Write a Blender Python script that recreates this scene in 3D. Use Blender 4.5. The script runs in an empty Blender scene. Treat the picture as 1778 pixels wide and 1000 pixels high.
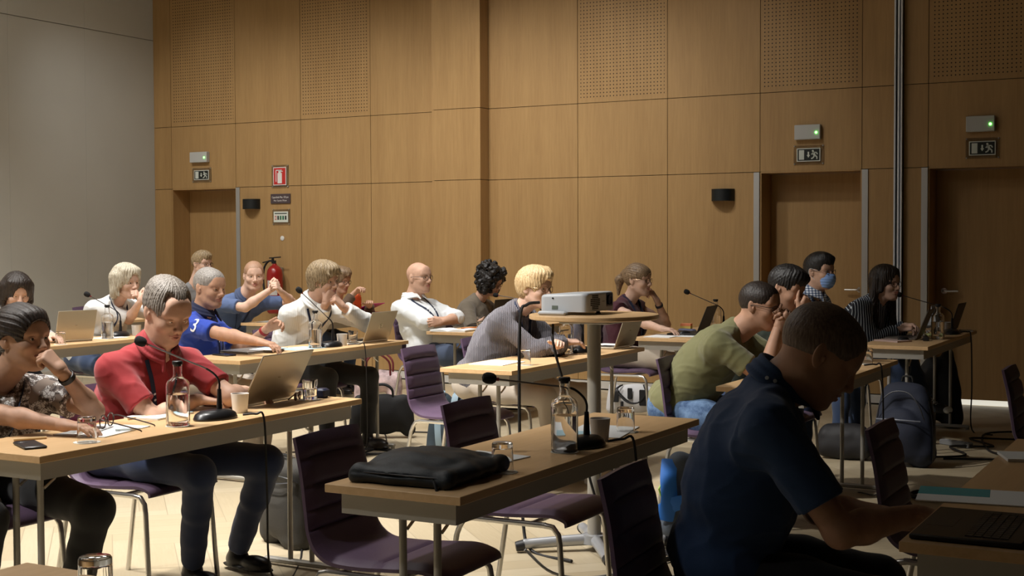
import bpy, math, random
import numpy as np
from mathutils import Vector, Matrix
random.seed(7)
C = bpy.context.scene.collection
PI = math.pi
V = Vector
def R(a): return math.radians(a)

# ------------------------------------------------------------------ materials
MATS = {}
def nt(name):
    m = bpy.data.materials.new(name); m.use_nodes = True
    t = m.node_tree; b = t.nodes['Principled BSDF']
    return m, t, b
def mat(name, col, rough=.5, metal=0, bump=0, bscale=200, var=0, vscale=8, spec=None, trans=0, ior=1.45, emit=None, estr=0, sheen=0, alpha=1, stretch=None, coat=0):
    if name in MATS: return MATS[name]
    m, t, b = nt(name); N = t.nodes; L = t.links
    b.inputs['Base Color'].default_value = (*col, 1); b.inputs['Roughness'].default_value = rough
    b.inputs['Metallic'].default_value = metal; b.inputs['IOR'].default_value = ior
    b.inputs['Transmission Weight'].default_value = trans
    b.inputs['Sheen Weight'].default_value = sheen; b.inputs['Coat Weight'].default_value = coat
    if spec is not None: b.inputs['Specular IOR Level'].default_value = spec
    if emit: b.inputs['Emission Color'].default_value = (*emit, 1); b.inputs['Emission Strength'].default_value = estr
    if var or bump:
        tc = N.new('ShaderNodeTexCoord'); src = tc.outputs['Object']
        if stretch:
            mp = N.new('ShaderNodeMapping'); mp.inputs['Scale'].default_value = stretch
            L.new(src, mp.inputs['Vector']); src = mp.outputs['Vector']
    if var:
        n = N.new('ShaderNodeTexNoise'); n.inputs['Scale'].default_value = vscale; n.inputs['Detail'].default_value = 4
        L.new(src, n.inputs['Vector'])
        r = N.new('ShaderNodeMapRange'); r.inputs['From Min'].default_value = .3; r.inputs['From Max'].default_value = .7
        r.inputs['To Min'].default_value = 1-var; r.inputs['To Max'].default_value = 1+var
        L.new(n.outputs['Fac'], r.inputs['Value'])
        mx = N.new('ShaderNodeVectorMath'); mx.operation = 'SCALE'; mx.inputs[0].default_value = col
        L.new(r.outputs['Result'], mx.inputs['Scale']); L.new(mx.outputs['Vector'], b.inputs['Base Color'])
    if bump:
        n2 = N.new('ShaderNodeTexNoise'); n2.inputs['Scale'].default_value = bscale; n2.inputs['Detail'].default_value = 3
        L.new(src, n2.inputs['Vector'])
        bp = N.new('ShaderNodeBump'); bp.inputs['Strength'].default_value = bump; bp.inputs['Distance'].default_value = .003
        L.new(n2.outputs['Fac'], bp.inputs['Height']); L.new(bp.outputs['Normal'], b.inputs['Normal'])
    MATS[name] = m; return m
class NB:
    """tiny node-math helper"""
    def __init__(s, t): s.t = t
    def m(s, op, a, b=None, c=None):
        n = s.t.nodes.new('ShaderNodeMath'); n.operation = op
        for i, v in enumerate((a, b, c)):
            if v is None: continue
            if isinstance(v, (int, float)): n.inputs[i].default_value = v
            else: s.t.links.new(v, n.inputs[i])
        return n.outputs[0]
    def xyz(s, v):
        n = s.t.nodes.new('ShaderNodeSeparateXYZ'); s.t.links.new(v, n.inputs[0]); return n.outputs
    def comb(s, x, y, z=0):
        n = s.t.nodes.new('ShaderNodeCombineXYZ')
        for i, v in enumerate((x, y, z)):
            if isinstance(v, (int, float)): n.inputs[i].default_value = v
            else: s.t.links.new(v, n.inputs[i])
        return n.outputs[0]
    def ramp(s, fac, stops):
        n = s.t.nodes.new('ShaderNodeValToRGB'); e = n.color_ramp.elements
        while len(e) < len(stops): e.new(.5)
        for q, (p, c) in zip(e, stops): q.position = p; q.color = (*c, 1)
        s.t.links.new(fac, n.inputs[0]); return n.outputs[0]
    def noise(s, v, scale, detail=4, rough=.5):
        n = s.t.nodes.new('ShaderNodeTexNoise'); n.inputs['Scale'].default_value = scale
        n.inputs['Detail'].default_value = detail; n.inputs['Roughness'].default_value = rough
        s.t.links.new(v, n.inputs['Vector']); return n.outputs['Fac']
    def mix(s, fac, a, b):
        n = s.t.nodes.new('ShaderNodeMix'); n.data_type = 'RGBA'; n.clamp_factor = True
        if isinstance(fac, (int, float)): n.inputs[0].default_value = fac
        else: s.t.links.new(fac, n.inputs[0])
        for i, v in ((6, a), (7, b)):
            if isinstance(v, tuple): n.inputs[i].default_value = (*v, 1)
            else: s.t.links.new(v, n.inputs[i])
        return n.outputs[2]

def wood(name, dark, light, axis='z', rough=.45, dots=False, scale=1.):
    """veneer with long fine grain along one axis; dots=True adds the drilled acoustic holes"""
    if name in MATS: return MATS[name]
    m, t, b = nt(name); k = NB(t)
    tc = t.nodes.new('ShaderNodeTexCoord'); P = tc.outputs['Object']
    mp = t.nodes.new('ShaderNodeMapping')
    s = {'z': (1, 1, .06), 'y': (1, .06, 1), 'x': (.06, 1, 1)}[axis]
    mp.inputs['Scale'].default_value = [q*scale for q in s]; t.links.new(P, mp.inputs['Vector'])
    g = k.noise(mp.outputs['Vector'], 60, 5, .6); g2 = k.noise(mp.outputs['Vector'], 9, 3, .5)
    f = k.m('ADD', k.m('MULTIPLY', g, .55), k.m('MULTIPLY', g2, .45))
    col = k.ramp(f, [(.32, dark), (.68, light)])
    if dots:
        o = k.xyz(P); S = .0345
        a = k.m('SUBTRACT', k.m('FRACT', k.m('DIVIDE', o[0], S)), .5)
        c = k.m('SUBTRACT', k.m('FRACT', k.m('DIVIDE', o[2], S)), .5)
        d = k.m('SQRT', k.m('ADD', k.m('MULTIPLY', a, a), k.m('MULTIPLY', c, c)))
        col = k.mix(k.m('LESS_THAN', d, .17), col, (.02, .01, .005))
    t.links.new(col, b.inputs['Base Color']); b.inputs['Roughness'].default_value = rough
    b.inputs['Specular IOR Level'].default_value = .35
    MATS[name] = m; return m

def parquet():
    m, t, b = nt('oak parquet'); k = NB(t)
    tc = t.nodes.new('ShaderNodeTexCoord'); mp = t.nodes.new('ShaderNodeMapping')
    W, n = .14, 6
    mp.inputs['Rotation'].default_value = (0, 0, R(45)); mp.inputs['Scale'].default_value = (1/W, 1/W, 1)
    t.links.new(tc.outputs['Object'], mp.inputs['Vector'])
    u, v, _ = k.xyz(mp.outputs['Vector'])
    i, j = k.m('FLOOR', u), k.m('FLOOR', v)
    q = k.m('FLOORED_MODULO', k.m('SUBTRACT', i, j), 2*n)
    H = k.m('LESS_THAN', q, n-.5)
    hx, hy = k.m('SUBTRACT', i, q), j
    vx, vy = i, k.m('SUBTRACT', j, k.m('SUBTRACT', 2*n-1, q))
    def sel(a, c): return k.m('ADD', k.m('MULTIPLY', H, a), k.m('MULTIPLY', k.m('SUBTRACT', 1, H), c))
    ix, iy = sel(hx, vx), sel(hy, vy)
    along = sel(k.m('SUBTRACT', u, hx), k.m('SUBTRACT', v, vy)); across = sel(k.m('SUBTRACT', v, hy), k.m('SUBTRACT', u, vx))
    wn = t.nodes.new('ShaderNodeTexWhiteNoise'); wn.noise_dimensions = '3D'
    t.links.new(k.comb(ix, iy, H), wn.inputs['Vector']); rnd = wn.outputs['Value']
    g = k.noise(k.comb(k.m('MULTIPLY', along, .25), k.m('MULTIPLY', across, 3.), k.m('MULTIPLY', rnd, 40)), 4, 6, .6)
    f = k.m('ADD', k.m('MULTIPLY', g, .55), k.m('MULTIPLY', rnd, .45))
    col = k.ramp(f, [(.10, (.36, .285, .175)), (.5, (.43, .355, .235)), (.9, (.50, .425, .30))])
    e = k.m('MINIMUM', k.m('MINIMUM', across, k.m('SUBTRACT', 1, across)), k.m('MINIMUM', along, k.m('SUBTRACT', n, along)))
    col = k.mix(k.m('LESS_THAN', e, .018), col, (.32, .26, .17))
    t.links.new(col, b.inputs['Base Color']); b.inputs['Roughness'].default_value = .42
    return m

# ------------------------------------------------------------------ object helpers
def link(name, me, m, parent=None, smooth=True):
    o = bpy.data.objects.new(name, me); C.objects.link(o)
    for x in (m if isinstance(m, (list, tuple)) else [m]): me.materials.append(x)
    if smooth and me.polygons:
        me.polygons.foreach_set('use_smooth', [True]*len(me.polygons))
    if parent: o.parent = parent
    return o
def tag(o, label=None, cat=None, group=None, kind=None):
    if label: o['label'] = label
    if cat: o['category'] = cat
    if group: o['group'] = group
    if kind: o['kind'] = kind
    return o
def thing(name, label, cat, loc=(0, 0, 0), rz=0, group=None):
    o = bpy.data.objects.new(name, None); C.objects.link(o)
    o.location = loc; o.rotation_euler = (0, 0, R(rz)); o.empty_display_size = .1
    return tag(o, label, cat, group)
def place(o, loc, rz=0): o.location = loc; o.rotation_euler = (0, 0, R(rz)); return o
def copy_tree(o, parent=None):
    c = o.copy(); C.objects.link(c); c.parent = parent
    for ch in o.children: copy_tree(ch, c)
    return c

class MB:
    """collects shapes into ONE mesh"""
    def __init__(s): s.v = []; s.f = []; s.mi = []; s.cur = 0
    def add(s, vs, fs):
        n = len(s.v); s.v += [tuple(x) for x in vs]; s.f += [tuple(i+n for i in f) for f in fs]; s.mi += [s.cur]*len(fs)
        return s
    def box(s, x0, x1, y0, y1, z0, z1, bev=0, M=None):
        if bev:
            # chamfered box: three nested rings
            b = min(bev, (x1-x0)/2.01, (y1-y0)/2.01, (z1-z0)/2.01); vs = []
            for z, i in ((z0, b), (z0+b, 0), (z1-b, 0), (z1, b)):
                X0, X1, Y0, Y1 = x0+i, x1-i, y0+i, y1-i; c = b*.7
                vs += [(X0+c, Y0, z), (X1-c, Y0, z), (X1, Y0+c, z), (X1, Y1-c, z), (X1-c, Y1, z), (X0+c, Y1, z), (X0, Y1-c, z), (X0, Y0+c, z)]
            fs = [tuple(range(7, -1, -1)), tuple(range(24, 32))]
            for r in range(3):
                for i in range(8): a = r*8; fs.append((a+i, a+(i+1) % 8, a+8+(i+1) % 8, a+8+i))
        else:
            vs = [(x, y, z) for z in (z0, z1) for x, y in ((x0, y0), (x1, y0), (x1, y1), (x0, y1))]
            fs = [(3, 2, 1, 0), (4, 5, 6, 7), (0, 1, 5, 4), (1, 2, 6, 5), (2, 3, 7, 6), (3, 0, 4, 7)]
        if M: vs = [M @ V(x) for x in vs]
        return s.add(vs, fs)
    def lathe(s, prof, c=(0, 0, 0), n=24, M=None, sx=1, sy=1):
        vs = []; fs = []
        for r, z in prof:
            for i in range(n):
                a = 2*PI*i/n; p = V((max(r, 1e-5)*math.cos(a)*sx, max(r, 1e-5)*math.sin(a)*sy, z))
                vs.append((M @ p if M else p)+V(c))
        for j in range(len(prof)-1):
            for i in range(n):
                k = (i+1) % n; fs.append((j*n+i, j*n+k, (j+1)*n+k, (j+1)*n+i))
        return s.add(vs, fs)
    def cyl(s, p, q, r, r2=None, n=16):
        p, q = V(p), V(q); d = q-p; L = d.length; M = d.to_track_quat('Z', 'Y').to_matrix()
        r2 = r if r2 is None else r2
        return s.lathe([(0, 0), (r, 0), (r2, L), (0, L)], p, n, M)
    def tube(s, pts, r, n=8, flat=None, smooth=0, closed=False, up=None):
        """tube along points; flat=(w,h) gives a ribbon section"""
        P = [V(p) for p in pts]
        if smooth: P = catmull(P, smooth, closed)
        vs = []; fs = []; m = len(P); prev = None
        for i, p in enumerate(P):
            a = P[i-1] if (i > 0 or closed) else p; b = P[(i+1) % m] if (i < m-1 or closed) else p
            t = (b-a).normalized()
            if prev is None:
                x = V(up) if up else (V((0, 0, 1)) if abs(t.z) < .9 else V((1, 0, 0)))
            else: x = prev
            x = (x - t*x.dot(t))
            x = x.normalized() if x.length > 1e-6 else t.orthogonal().normalized()
            prev = x; y = t.cross(x)
            rr = r[i*len(r)//m] if isinstance(r, (list, tuple)) else r
            for k in range(n):
                an = 2*PI*(k+.5)/n
                if flat: vs.append(p + x*math.cos(an)*flat[1]*1.2 + y*math.sin(an)*flat[0]*1.2)
                else: vs.append(p + x*math.cos(an)*rr + y*math.sin(an)*rr)
        for i in range(m if closed else m-1):
            for k in range(n):
                a = i*n; b = ((i+1) % m)*n; fs.append((a+k, a+(k+1) % n, b+(k+1) % n, b+k))
        if not closed: fs.append(tuple(range(n-1, -1, -1))); fs.append(tuple((m-1)*n+k for k in range(n)))
        return s.add(vs, fs)
    def poly(s, pts, h, M=None):
        """closed xy outline extruded up by h from z=pts z or 0"""
        n = len(pts); vs = [(p[0], p[1], p[2] if len(p) > 2 else 0) for p in pts]
        vs += [(x, y, z+h) for x, y, z in vs]
        fs = [tuple(range(n-1, -1, -1)), tuple(range(n, 2*n))]+[(i, (i+1) % n, n+(i+1) % n, n+i) for i in range(n)]
        if M: vs = [M @ V(x) for x in vs]
        return s.add(vs, fs)
    def ell(s, c, r, n=16, m=10, M=None):
        prof = [(math.sin(PI*i/m), -math.cos(PI*i/m)) for i in range(m+1)]
        vs = []; fs = []
        for a, z in prof:
            for i in range(n):
                p = V((a*math.cos(2*PI*i/n)*r[0], a*math.sin(2*PI*i/n)*r[1], z*r[2]))
                vs.append((M @ p if M else p)+V(c))
        for j in range(m):
            for i in range(n): fs.append((j*n+i, j*n+(i+1) % n, (j+1)*n+(i+1) % n, (j+1)*n+i))
        return s.add(vs, fs)
    def build(s, name, m, parent=None, smooth=True, auto=35):
        me = bpy.data.meshes.new(name); me.from_pydata(s.v, [], s.f); me.validate(); me.update()
        o = link(name, me, m, parent, smooth)
        if len(me.materials) > 1 and len(s.mi) == len(me.polygons): me.polygons.foreach_set('material_index', s.mi)
        if smooth and auto: me.set_sharp_from_angle(angle=R(auto))
        return o
def catmull(P, n, closed=False):
    out = []; m = len(P)
    for i in range(m if closed else m-1):
        a, b, c, d = (P[(i-1) % m] if (closed or i > 0) else P[0]*2-P[1], P[i], P[(i+1) % m],
                      P[(i+2) % m] if (closed or i < m-2) else P[-1]*2-P[-2])
        for k in range(n):
            t = k/n; out.append(.5*((2*b)+(c-a)*t+(2*a-5*b+4*c-d)*t*t+(3*b-a-3*c+d)*t**3))
    if not closed: out.append(P[-1].copy())
    return out

# ------------------------------------------------------------------ implicit surfaces (smooth union of rounded cones and ellipsoids)
def cone(a, b, ra, rb, k=.02, mode=1, flat=False): return ('c', np.array(a, float), np.array(b, float), ra, rb, k, mode, flat)
def ell(c, r, k=.02, mode=1, M=None): return ('e', np.array(c, float), np.array(r, float), np.eye(3) if M is None else np.array(M), k, mode)
def prim_d(p, P):
    if p[0] == 'c':
        a, b, ra, rb, flat = p[1], p[2], p[3], p[4], p[7]; ab = b-a; L2 = ab@ab+1e-12; q = P-a
        t = (q@ab)/L2; tc = np.clip(t, 0, 1)
        d = np.linalg.norm(q-tc[..., None]*ab, axis=-1)-(ra+(rb-ra)*tc)
        if flat:
            L = math.sqrt(L2); tt = np.maximum(t, 0) if flat == 1 else t
            if flat == 1:   # flat at b only
                ax = (t-1)*L; rad = np.linalg.norm(q-t[..., None]*ab, axis=-1)-(ra+(rb-ra)*tc)
                d = np.where(t > .5, np.maximum(rad, ax), d)
        return d
    q = (P-p[1])@p[3]; r = p[2]
    k0 = np.linalg.norm(q/r, axis=-1)+1e-9; k1 = np.linalg.norm(q/(r*r), axis=-1)+1e-9
    return k0*(k0-1)/k1
def bbox(p, m):
    if p[0] == 'c':
        r = max(p[3], p[4])+m; return np.minimum(p[1], p[2])-r, np.maximum(p[1], p[2])+r
    r = max(p[2])+m; return p[1]-r, p[1]+r
def field(prims, P, far=1.):
    D = np.full(P.shape[:-1], far)
    for p in prims: D = comb(D, prim_d(p, P), p)
    return D
def comb(D, d, p):
    k, mode = (p[5], p[6]) if p[0] == 'c' else (p[4], p[5])
    if mode > 0:
        h = np.maximum(k-np.abs(D-d), 0)/max(k, 1e-6); return np.minimum(D, d)-h*h*k*.25
    h = np.maximum(k-np.abs(D+d), 0)/max(k, 1e-6); return np.maximum(D, -d)+h*h*k*.25
def sdf_mesh(prims, h, post=None, pad=.01, clip=None):
    pos = [p for p in prims if (p[6] if p[0] == 'c' else p[5]) > 0]
    bb = [bbox(p, pad+h*2) for p in pos]
    lo = np.min([b[0] for b in bb], 0); hi = np.max([b[1] for b in bb], 0)
    n = np.ceil((hi-lo)/h).astype(int)+1
    D = np.full(n, .06, np.float32)
    ax = [lo[i]+h*np.arange(n[i]) for i in range(3)]
    for p in prims:
        a, b = bbox(p, .045)
        i0 = np.clip(np.floor((a-lo)/h).astype(int), 0, n-1); i1 = np.clip(np.ceil((b-lo)/h).astype(int)+1, 1, n)
        if np.any(i1 <= i0): continue
        G = np.stack(np.meshgrid(*[ax[i][i0[i]:i1[i]] for i in range(3)], indexing='ij'), -1)
        sl = tuple(slice(i0[i], i1[i]) for i in range(3))
        D[sl] = comb(D[sl], prim_d(p, G), p)
    if post is not None:
        m = np.abs(D) < h*4+.012; idx = np.nonzero(m)
        P = np.stack([ax[i][idx[i]] for i in range(3)], -1); D[idx] = D[idx]+post(P)
    S = D < 0
    c = np.zeros(n-1, np.int8)
    for dx in (0, 1):
        for dy in (0, 1):
            for dz in (0, 1): c += S[dx:n[0]-1+dx, dy:n[1]-1+dy, dz:n[2]-1+dz]
    cells = np.argwhere((c > 0) & (c < 8)); m = len(cells)
    if m == 0: return np.zeros((0, 3)), np.zeros((0, 4), int)
    ids = np.full(n-1, -1, np.int32); ids[tuple(cells.T)] = np.arange(m)
    acc = np.zeros((m, 3)); cnt = np.zeros(m)
    cs = [(0, 0, 0), (1, 0, 0), (0, 1, 0), (1, 1, 0), (0, 0, 1), (1, 0, 1), (0, 1, 1), (1, 1, 1)]
    val = [D[tuple((cells+np.array(o)).T)] for o in cs]
    for i, j in ((0, 1), (2, 3), (4, 5), (6, 7), (0, 2), (1, 3), (4, 6), (5, 7), (0, 4), (1, 5), (2, 6), (3, 7)):
        a, b = val[i], val[j]; x = (a < 0) != (b < 0)
        t = np.where(x, a/np.where(x, a-b, 1), 0)[:, None]
        acc += np.where(x[:, None], np.array(cs[i])*(1-t)+np.array(cs[j])*t, 0); cnt += x
    verts = lo+(cells+acc/cnt[:, None])*h
    F = []
    for axn in range(3):
        u, w = [(1, 2), (2, 0), (0, 1)][axn]
        s0 = S[tuple(slice(0, -1) if i == axn else slice(None) for i in range(3))]
        s1 = S[tuple(slice(1, None) if i == axn else slice(None) for i in range(3))]
        e = np.argwhere(s0 != s1)
        e = e[(e[:, u] > 0) & (e[:, w] > 0) & (e[:, u] < n[u]-1) & (e[:, w] < n[w]-1)]
        fl = s0[tuple(e.T)]
        def g(du, dw):
            q = e.copy(); q[:, u] -= du; q[:, w] -= dw; return ids[tuple(q.T)]
        q = np.stack([g(1, 1), g(0, 1), g(0, 0), g(1, 0)], 1)
        q[~fl] = q[~fl][:, ::-1]; F.append(q[(q >= 0).all(1)])
    return verts, np.concatenate(F)
def mesh_np(name, parts, matfn=None):
    vs = []; fs = []; n = 0
    for v, f in parts: vs.append(v); fs.append(f+n); n += len(v)
    v = np.concatenate(vs); f = np.concatenate(fs).astype(np.int32)
    me = bpy.data.meshes.new(name); me.vertices.add(len(v)); me.vertices.foreach_set('co', v.astype(np.float32).ravel())
    me.loops.add(f.size); me.loops.foreach_set('vertex_index', f.ravel())
    me.polygons.add(len(f)); me.polygons.foreach_set('loop_start', np.arange(len(f), dtype=np.int32)*4)
    me.update(calc_edges=True); me.validate()
    if matfn is not None and len(me.polygons) == len(f):
        me.polygons.foreach_set('material_index', matfn(v[f].mean(1)).astype(np.int32))
    return me
def wob(P, f, s=0.):
    """cheap smooth 3-D noise in -1..1"""
    x, y, z = P[:, 0]*f, P[:, 1]*f, P[:, 2]*f
    a = np.sin(x*1.0+1.7*np.sin(y*.9+s)+s)+np.sin(y*1.3+1.3*np.sin(z*1.1+2+s)+2.1)+np.sin(z*1.2+1.5*np.sin(x*.8+4+s)+.7)
    return a/3
# ------------------------------------------------------------------ people
def skin(name, c): 
    m = mat(name, c, .55, var=.10, vscale=25, bump=.12, bscale=350, spec=.35)
    b = m.node_tree.nodes['Principled BSDF']; b.inputs['Subsurface Weight'].default_value = 0
    return m
def arr(x): return np.array(x, float)
def nrm(x): x = arr(x); return x/np.linalg.norm(x)
def headM(yaw, pitch, roll):
    y, p, r = R(yaw), R(pitch), R(roll)
    M = Matrix.Rotation(y, 3, 'Z') @ Matrix.Rotation(p, 3, 'Y') @ Matrix.Rotation(r, 3, 'X')
    return np.array(M)
def head_prims(fem=False, mouth=0., nose=1., jaw=1., down=0., earcut=False):
    h = []
    h.append(ell((-.014, 0, .030), (.098, .076, .087), .03))
    h.append(ell((.022, 0, -.022), (.066, .061, .082), .04))
    h.append(ell((.028, 0, -.068), (.050, .050*jaw, .040), .03))
    h.append(cone((-.005, .052*jaw, -.055), (.062, .022, -.098), .016, .016, .03))
    h.append(cone((-.005, -.052*jaw, -.055), (.062, -.022, -.098), .016, .016, .03))
    h.append(ell((.072, 0, -.095), (.019, .021, .017), .022))
    for s in (-1, 1):
        h.append(ell((.058, s*.040, -.026), (.026, .024, .022), .025))                 # cheek
        h.append(cone((.080, s*.014, .024), (.066, s*.050, .024), .0095, .008, .016))  # brow
    h.append(ell((.064, 0, .048), (.020, .050, .038), .03))                            # forehead
    for s in (-1, 1):
        h.append(ell((.098, s*.033, .001), (.016, .019, .013), .014, -1))              # sockets
        h.append(ell((.0735, s*.0315, .003), (.0150, .0165, .0140), .004))             # lids
        h.append(ell((.0890, s*.0315, .002-.004*down), (.010, .0140, .0054-.0028*down), .0012, -1))
    nl = .103+.005*nose
    h.append(cone((.086, 0, .016), (nl-.002, 0, -.026), .0078, .0105, .010))
    h.append(ell((nl-.001, 0, -.029), (.0100, .0115, .0092), .008))
    for s in (-1, 1):
        h.append(ell((.096, s*.0125, -.034), (.011, .0072, .0075), .006))
        if down < .4: h.append(ell((.0985, s*.0078, -.0415), (.0042, .0022, .0026), .001, -1))
    h.append(ell((.082, 0, -.058), (.016, .026, .020), .014))                          # muzzle
    h.append(cone((.086, -.021, -.0585), (.0965, 0, -.0555), .0042, .0055, .004))      # upper lip
    h.append(cone((.086, .021, -.0585), (.0965, 0, -.0555), .0042, .0055, .004))
    h.append(cone((.085, -.018, -.0655), (.0945, 0, -.0675), .0045, .0066, .004))      # lower lip
    h.append(cone((.085, .018, -.0655), (.0945, 0, -.0675), .0045, .0066, .004))
    h.append(ell((.101, 0, -.0612), (.010, .024, .0016+.004*mouth), .0015, -1))
    for s in (-1, 1):                                                                   # ears
        E = np.array(Matrix.Rotation(R(-14), 3, 'Y') @ Matrix.Rotation(s*R(-24), 3, 'Z'))
        h.append(ell((-.012, s*.078, -.004), (.0185, .0075, .031), .006, 1, E))
        h.append(ell((-.004, s*.088, .002), (.0095, .0070, .017), .004, -1, E))
        h.append(ell((.000, s*.079, -.006), (.0045, .006, .008), .003, 1, E))
    return h
LIPS = [cone((.086, -.021, -.0585), (.0965, 0, -.0555), .0042, .0055, 0), cone((.086, .021, -.0585), (.0965, 0, -.0555), .0042, .0055, 0),
        cone((.085, -.018, -.0655), (.0945, 0, -.0675), .0045, .0066, 0), cone((.085, .018, -.0655), (.0945, 0, -.0675), .0045, .0066, 0)]

def hair_prims(st, t=.012):
    cap = lambda t, dx=0, dz=0: ell((-.016+dx, 0, .032+dz), (.098+t, .077+t, .088+t), .02)
    face = ell((.108, 0, -.035), (.068, .084, .100), .008, -1)
    neckcut = ell((.02, 0, -.138), (.16, .12, .070), .01, -1)
    ear = [ell((.012, s*.082, -.022), (.036, .03, .040), .006, -1) for s in (-1, 1)]
    h = []
    if st == 'short':
        h = [cap(t*.7), ell((.020, 0, .082), (.082, .066, .040+t), .03), cone((.05, -.03, .112), (.088, .02, .092), .016, .014, .02), ell((.120, 0, -.040), (.066, .082, .100), .006, -1), neckcut]+ear
    elif st == 'receding':
        h = [cap(.009), ell((-.03, 0, .080), (.085, .066, .046), .03), ell((.112, 0, -.025), (.070, .080, .112), .006, -1),
             ell((.085, .046, .088), (.050, .022, .034), .012, -1), ell((.085, -.046, .088), (.050, .022, .034), .012, -1), neckcut]+ear
    elif st == 'buzz':
        h = [cap(.0036), ell((.026, 0, .050), (.062, .071, .058), .02), ell((.120, 0, -.03), (.072, .078, .118), .004, -1), neckcut]+ear
    elif st == 'fringe':      # bald crown, cropped sides
        h = [cap(.0032), ell((.118, 0, -.02), (.075, .074, .125), .004, -1), ell((.045, 0, .125), (.055, .038, .035), .02, -1), neckcut]+ear
    elif st == 'messy':
        h = [cap(.024), ell((.03, 0, .086), (.085, .076, .042), .03), ell((-.055, 0, -.035), (.058, .078, .062), .03),
             ell((.118, 0, -.040), (.068, .088, .088), .008, -1), ell((.0, 0, -.135), (.16, .12, .05), .01, -1)]
        h += [ell((.022, s*.09, -.03), (.026, .022, .036), .006, -1) for s in (-1, 1)]
        h += [cone((.05, s, .11), (.100, s*1.3, .052), .014, .008, .008) for s in (-.05, -.026, 0, .024, .048)]
    elif st == 'crop':
        h = [cap(.020), ell((.035, .0, .088), (.080, .070, .045), .03), cone((.06, .03, .115), (.108, -.02, .070), .018, .012, .015),
             ell((-.05, 0, -.02), (.05, .074, .055), .03), ell((.118, 0, -.035), (.066, .088, .094), .008, -1),
             ell((.0, 0, -.125), (.16, .12, .05), .01, -1)]+[ell((.016, s*.088, -.028), (.030, .026, .036), .006, -1) for s in (-1, 1)]
    elif st == 'bob':
        h = [cap(.022), ell((.012, 0, .090), (.076, .072, .036), .03)]
        for s in (-1, 1):
            h += [cone((-.01, s*.082, .04), (-.01, s*.094, -.075), .034, .030, .03), cone((-.05, s*.06, .02), (-.045, s*.066, -.105), .045, .030, .03),
                  cone((.045, s*.062, .085), (.030, s*.090, -.030), .022, .014, .02), cone((.0, s*.09, -.06), (.028, s*.085, -.095), .022, .010, .015)]
        h += [cone((-.06, 0, 0), (-.055, 0, -.11), .055, .034, .03), ell((.122, 0, -.035), (.066, .062, .118), .008, -1)]
    elif st == 'long':
        h = [cap(.018), ell((.010, 0, .086), (.078, .070, .036), .03)]
        for s in (-1, 1):
            h += [cone((-.02, s*.080, .03), (-.035, s*.105, -.15), .030, .036, .03), cone((-.035, s*.105, -.15), (.015, s*.105, -.30), .036, .022, .03),
                  cone((.040, s*.060, .080), (.022, s*.086, -.05), .020, .016, .02)]
        h += [cone((-.07, 0, 0), (-.085, 0, -.20), .055, .050, .03), cone((-.085, .03, -.2), (-.075, .03, -.30), .050, .020, .03),
              ell((.122, 0, -.035), (.066, .062, .118), .008, -1)]
    elif st == 'tied':        # combed back to a low knot
        h = [cap(.016), ell((.045, 0, .090), (.042, .058, .027), .02), ell((.030, 0, .050), (.067, .075, .060), .02), ell((.112, 0, -.035), (.068, .088, .112), .006, -1), neckcut]+ear+[ cone((-.085, 0, 0), (-.098, 0, -.035), .040, .026, .03),
             ell((-.105, 0, -.055), (.034, .038, .034), .012)]
    elif st == 'pony':
        h = [cap(.011), ell((.030, 0, .050), (.067, .074, .060), .02), ell((.122, 0, -.045), (.062, .078, .108), .006, -1), neckcut]+ear+[ell((-.112, 0, .045), (.026, .026, .026), .015),
             cone((-.118, 0, .045), (-.160, 0, -.01), .022, .034, .02), cone((-.160, 0, -.01), (-.165, 0, -.12), .034, .010, .02)]
    elif st == 'curly':
        rn = random.Random(4); h = [cap(.028), cone((-.06, 0, 0), (-.05, 0, -.09), .07, .055, .03)]
        for i in range(90):
            a = rn.uniform(.55, 2*PI-.55); z = rn.uniform(-.13, .13); q = math.sqrt(max(0, 1-((z-.02)/.15)**2))
            h.append(ell((-.018+.122*q*math.cos(a), .108*q*math.sin(a), z+.01), [rn.uniform(.018, .028)]*3, .006))
        for s in (-1, 1): h += [cone((.02, s*.075, .07), (.035, s*.088, -.09), .028, .024, .02)]
        h += [ell((.118, 0, -.045), (.055, .062, .105), .008, -1)]
    return h
def strands(amp, F, mode):
    def f(P):
        x, y, z = P[:, 0], P[:, 1], P[:, 2]
        if mode == 'back': a = np.arctan2(y, z+.03)*F+2.2*np.sin(x*22)+1.2*np.sin(x*41+z*30)
        elif mode == 'curl': return amp*(np.sin(x*260+3*np.sin(z*90))+np.sin(y*240+3*np.sin(x*80))+np.sin(z*250+3*np.sin(y*85)))*.5
        else: a = np.arctan2(y, x+.03)*F+2.0*np.sin(z*26)+1.3*np.sin(z*47+y*30)
        return amp*(.55*np.sin(a)+.35*np.sin(a*2.3+1.7+z*40)+.3*np.sin(a*.45+z*33))
    return f
def ridge(P, f, s):
    return np.clip(1-3*np.abs(wob(P+.02*np.stack([wob(P, 12, s), wob(P, 13, s+1), wob(P, 11, s+2)], 1), f, s)), 0, 1)**1.5*-1.
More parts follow.
